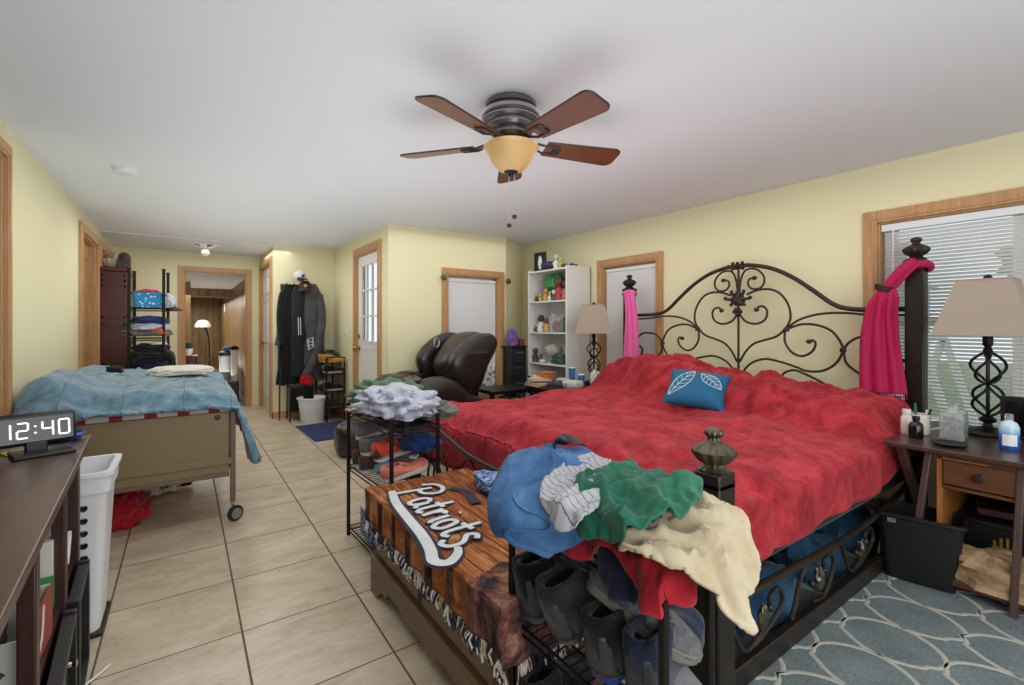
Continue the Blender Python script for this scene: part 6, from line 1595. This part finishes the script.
for i, (c_, d, m_, lab) in enumerate((((-.27, 5.66, 1.245), (.14, .17, .045), 'deep_blue', 'dark blue folded garment topmost on the second shelf of the tall rack'),
     ((-.27, 5.66, 1.185), (.15, .18, .045), 'pale_print', 'white and grey garment below the dark blue one on the tall rack'), ((-.29, 5.66, 1.125), (.19, .19, .045), 'brown_print', 'brown patterned garment at the bottom of the second shelf of the tall rack'),
     ((-.20, 5.54, 1.14), (.06, .06, .04), 'coral', 'small coral cloth at the front of the second shelf of the tall rack'),
     ((-.26, 5.66, .985), (.14, .18, .045), 'black_fold', 'black folded garment on top of the third shelf pile of the tall rack'), ((-.26, 5.66, .925), (.16, .19, .04), 'charcoal', 'charcoal folded garment in the middle of the third shelf pile'), ((-.27, 5.66, .84), (.17, .19, .085), 'navy_cloth', 'large navy folded garment at the bottom of the third shelf pile'),
     ((-.20, 5.54, 1.03), (.06, .05, .02), 'paper_cream', 'cream folded cloth on the third shelf pile of the tall rack'), ((-.13, 5.66, .84), (.06, .14, .09), 'black_fold', 'black cloth bulging out of the right side of the tall rack'))):
    crumple('garment', c_, d, m_, lab, 90 + i, .0, 'garment', .06, .1, 'clothes on the tall rack', power=.7)

# ------------------------------------------------------------------ hall corner: coats, rack, bucket, rug
q = NT('navy_mat'); v = q.coord(); q.out(q.mix(q.noise(v, 30, 4), srgb('16254a'), srgb('24386a')), .98); q.bump(q.noise(v, 120, 2), .4, .003); M['navy_mat'] = q.m
mt_ = MB().prism([(1.10, 5.10), (1.62, 5.12), (1.64, 6.02), (1.08, 5.99)], .001, .012, 'xy').build('door_mat', M['navy_mat'], bevel=.003); props(mt_, 'dark navy mat on the tiles in front of the entry door', 'mat')
bu = thing('bucket', 'white round plastic bucket in front of the coats', 'bucket', (1.31, 6.22, 0))
MB().lathe([(.125, 0), (.13, .005), (.165, .285), (.178, .288), (.18, .305), (.168, .308), (.160, .29), (.122, .01), (0, .008)], (0, 0, 0), 40).build('body', M['white_plastic'], bu)
hk = thing('coat_hooks', 'wall rail of coat hooks hidden behind the hanging jackets', 'coat hooks', (1.23, 6.69, 1.7))
MB().bx(1.02, 1.45, 6.672, 6.70, 1.66, 1.74).build('rail', M['black_wood'], hk, world=True, bevel=.003)
for x in (1.08, 1.17, 1.26, 1.36): MB().tube(spline([(x, 6.675, 1.72), (x, 6.62, 1.71), (x, 6.60, 1.75)], 5), .007, 7).build('hook', M['black_metal'], hk, world=True)
def coat(x, y, ztop, zbot, w0, w1, m_, label, seed, depth=.09, group='coats on the wall hooks', name='jacket'):
    t = thing(name, label, 'jacket', (x, y, (ztop + zbot) / 2), 0, group)
    def f(u, w):
        a = w * 2 * pi; z = lerp(ztop, zbot, u); wd_ = lerp(w0, w1, u) / 2 * (sm(-.05, .14, u) * .7 + .3)
        k = 1 + .10 * sin(a * 7 + 3 * N(z * 3, seed)) * sm(.1, .6, u) + .12 * N(cos(a) * 2, sin(a) * 2, z * 3 + seed)
        return V(x + wd_ * cos(a) * k + .02 * N(z * 4, seed), y + depth * sin(a) * k * (.5 + .5 * sm(0, .3, u)), z + .02 * N(cos(a) * 3, seed))
    mb = MB().grid(f, 40, 48); mb.build('body', m_ if not isinstance(m_, str) else M[m_], t, world=True, angle=80)
    return t, f
t, f = coat(1.09, 6.54, 1.72, .45, .23, .25, 'black_cloth', 'long black jacket hanging leftmost on the wall hooks', 1)
MB().tube(spline([(1.02, 6.50, 1.60), (.985, 6.48, 1.40), (.98, 6.47, 1.15), (1.0, 6.47, .95)], 8), [.045 - .0006 * i for i in range(25)], 10).build('sleeve', M['black_cloth'], t, world=True)
t, f = coat(1.20, 6.50, 1.70, .55, .20, .22, 'charcoal', 'charcoal jacket with white cords between the black and the grey jackets', 2)
for x in (1.18, 1.205): MB().tube([(x, 6.395, 1.30), (x + .004, 6.385, 1.08)], .004, 6).build('drawcord', M['white_plastic'], t, world=True)
t, f = coat(1.37, 6.50, 1.74, .50, .24, .30, 'grey_suede', 'grey hooded sweatshirt with a white emblem hanging rightmost on the hooks', 3)
fabric('hoodie_grey', '55555a', '3f3f44'); t.children[0].data.materials[0] = M['hoodie_grey']
MB().tube(spline([(1.44, 6.46, 1.60), (1.47, 6.42, 1.35), (1.44, 6.39, 1.05), (1.36, 6.37, .75), (1.27, 6.37, .58)], 8), .05, 10).build('sleeve', M['hoodie_grey'], t, world=True)
MB().blob((1.37, 6.46, 1.62), (.07, .06, .08), seed=4, amp=.15, flat=False).build('hood', M['hoodie_grey'], t, world=True)
em = MB()
E_ = [(1.285, 1.02), (1.345, 1.05), (1.355, .93), (1.30, .89)]
em.tube([(x, 6.365, z) for x, z in E_], .010, 6, closed=True); em.bar((1.29, 6.365, .99), (1.35, 6.365, 1.0), .01); em.bar((1.295, 6.365, .94), (1.35, 6.365, .96), .01); em.build('emblem', M['logo_white'], t, world=True)
t, f = coat(1.01, 6.60, 1.25, .95, .10, .12, 'teal_cloth' if 'teal_cloth' in M else fabric('teal_cloth', '2a4a46', '1c3330'), 'dark teal garment peeking out left of the black jacket', 5, .04)
def capobj(x, y, z, m1, m2, label, rz):
    t = thing('cap', label, 'cap', (x, y, z), rz, 'caps on the wall hooks')
    MB().blob((0, 0, 0), (.075, .085, .07), seed=x, amp=.05, flat=False).build('crown', M[m1], t)
    MB().grid(lambda u, w: V((w - .5) * .14, -.06 - .09 * u * (1 - (2 * w - 1) ** 2 * .4), -.02 - .04 * u - .02 * (2 * w - 1) ** 2), 6, 10).build('brim', M[m2], t, solid=.004)
    MB().blob((0, -.078, .0), (.022, .012, .02), seed=2, flat=False, amp=.1).build('badge', M['ink' if m1 == 'logo_white' else 'paper_tan'], t); return t
plain('maroon', '3d2220', .8, var=.2)
capobj(1.20, 6.42, 1.83, 'logo_white', 'black_cloth', 'white cap with black brim on top of the coats', .3)
capobj(1.26, 6.38, 1.70, 'maroon', 'maroon', 'dark maroon cap hanging below the white cap', -.2)
crumple('garment', (1.27, 6.36, .50), (.07, .04, .09), 'bright_red', 'small red garment hanging below the charcoal jacket', 101, 0, 'garment')
cb = thing('crate_bin', 'black fabric bin on legs under the hanging coats', 'bin', (1.18, 6.45, 0))
MB().bx(1.08, 1.36, 6.36, 6.60, .12, .42).build('body', M['black_cloth'], cb, world=True, bevel=.01)
for x in (1.09, 1.35):
    for y in (6.37, 6.59): MB().bar((x, y, .45), (x - .01, y, 0), .018).build('leg', M['black_metal'], cb, world=True)
stk = MB().tube([(.985, 6.52, 0), (1.0, 6.60, 1.05)], .010, 8).tube(spline([(1.0, 6.60, 1.05), (1.0, 6.60, 1.10), (1.0, 6.56, 1.12), (1.0, 6.53, 1.09)], 5), .010, 8); o = stk.build('walking_stick', M['brown_suede']); props(o, 'brown walking stick leaning at the corner beside the closet door', 'walking stick')
rk = thing('shoe_rack', 'small black shoe rack in the corner beside the entry door', 'rack', (1.55, 6.35, 0))
for x in (1.44, 1.655):
    for y in (6.05, 6.62): MB().tube([(x, y, 0), (x, y, .80)], .011, 8).build('post', M['black_metal'], rk, world=True)
for z in (.16, .38, .60): 
    mb = MB().bx(1.44, 1.655, 6.05, 6.62, z - .012, z); mb.build('shelf', M['black_metal'], rk, world=True)
mb = MB().tube([(1.44, 6.05, .80), (1.655, 6.05, .80)], .008, 7); mb.build('top_bar', M['black_metal'], rk, world=True)
shoe_g = 'shoes on the corner shoe rack'
i = 0
for z, rows_ in ((.161, (('charcoal', 'sole_dark', 'charcoal', 'lowest'), ('grey_fuzz', 'sole_dark', 'grey', 'lowest'), ('charcoal', 'sole_dark', 'dark', 'lowest'))), (.381, (('black_cloth', 'sole_white', 'black white-soled', 'middle'), ('maroon', 'sole_dark', 'maroon', 'middle'), ('pinkish', 'sole_dark', 'pinkish grey', 'middle'))), (.601, (('black_cloth', 'sole_white', 'black', 'upper'), ('grey_suede', 'sole_white', 'grey', 'upper')))):
    for k, (c1, c2, nm, lv) in enumerate(rows_):
        shoe((1.44, 6.12 + k * .13, z), radians(4), .24, c1, c2, nm + ' shoe on the ' + lv + ' shelf of the corner shoe rack, ' + ['nearest the mat', 'second from the mat', 'third from the mat'][k], shoe_g, high=.06); i += 1
shoe((1.40, 6.10, .74), radians(-8), .27, 'tan_suede', 'tan_suede', 'tan boot lying on top of the corner shoe rack nearest the mat', shoe_g, high=.07, kind='boot', cat='boot')
shoe((1.40, 6.26, .735), radians(6), .27, 'tan_suede', 'tan_suede', 'tan boot behind the first one on top of the corner shoe rack', shoe_g, high=.07, kind='boot', cat='boot')
crumple('garment', (1.57, 6.40, .77), (.10, .15, .10), 'teal_cloth', 'dark teal cloth piled behind the tan boots on the corner shoe rack', 102, 0, 'garment')

# ------------------------------------------------------------------ back room furniture seen through the far doorway
tc = thing('trash_can', 'grey lidded trash can in the back room beyond the far doorway', 'trash can', (.60, 9.5, 0))
binshape(0, .68, .085, .10, .11, .12).build('body', M['silver_satin'], tc, angle=35); MB().blob((0, 0, .71), (.125, .13, .06), seed=1, amp=.02).build('lid', M['black_plastic'], tc)
lv_ = MB().box((.66, 8.75, .55), (.09, .12, .50)).build('storage_tub', M['toy_lavender'], bevel=.01); props(lv_, 'lavender plastic tub standing just inside the back room on the right', 'tub')
lv_ = MB().box((.66, 8.75, .15), (.12, .16, .30)).build('stool', M['stand_wood'], bevel=.01); props(lv_, 'dark low stool carrying the lavender tub', 'stool')
o = MB().blob((.66, 8.74, .83), (.06, .05, .04), seed=4, amp=.2).build('cloth', M['black_cloth']); props(o, 'black cloth on the lavender tub in the back room', 'cloth')
o = MB().blob((.60, 9.5, .80), (.06, .07, .04), seed=5, amp=.2).build('bag', M['cup_blue']); props(o, 'blue bag lying on the trash can lid in the back room', 'bag')
ps = thing('side_table', 'small dark red table at the left inside the back room', 'table', (.10, 9.2, 0))
MB().box((0, 0, .70), (.16, .3, .03)).build('top', M['mahogany'], ps, bevel=.004); MB().box((0, 0, .6), (.14, .28, .16)).build('drawer', M['mahogany'], ps, bevel=.004)
for x in (-.065, .065):
    for y in (-.13, .13): MB().bar((x, y, .7), (x, y, 0), .02).build('leg', M['mahogany'], ps)
pt = thing('plant_pot', 'white pot with a small plant on the dark red back room table', 'plant pot', (.06, 9.1, .716))
MB().lathe([(.045, 0), (.06, .11), (.065, .115), (.055, .115), (.04, .01), (0, .01)], (0, 0, 0), 20).build('pot', M['ceramic'], pt); MB().blob((0, 0, .15), (.05, .05, .06), seed=5, amp=.3, flat=False).build('plant', M['toy_dark_green'], pt)
fl_ = thing('floor_lamp', 'floor lamp with a white shade on a bent black arm in the back room', 'floor lamp', (.46, 12.6, 0))
MB().lathe([(.12, 0), (.12, .02), (.02, .03)], (0, 0, 0), 20).build('base', M['black_metal'], fl_); MB().tube(spline([(0, 0, .02), (0, 0, .8), (-.04, 0, 1.05), (-.12, 0, 1.22)], 8), .015, 8).build('pole', M['black_metal'], fl_)
MB().lathe([(.16, 0), (.15, .06), (.10, .14), (.05, .16), (0, .165)], (-.12, 0, 1.16), 24).build('lamp_shade', M['frosted'], fl_)
wc = thing('wall_clock', 'round pale wall clock with a pendulum case on the back room wall', 'wall clock', (.80, 13.2, 1.62))
MB().lathe([(0, 0), (.11, 0), (.12, .02), (.10, .03), (0, .03)], (.015, 0, 0), 28, axis=(-1, 0, 0)).build('round_face', M['frosted'], wc); MB().box((0, 0, -.28), (.04, .10, .34)).build('pendulum_case', M['brass'], wc, bevel=.004)
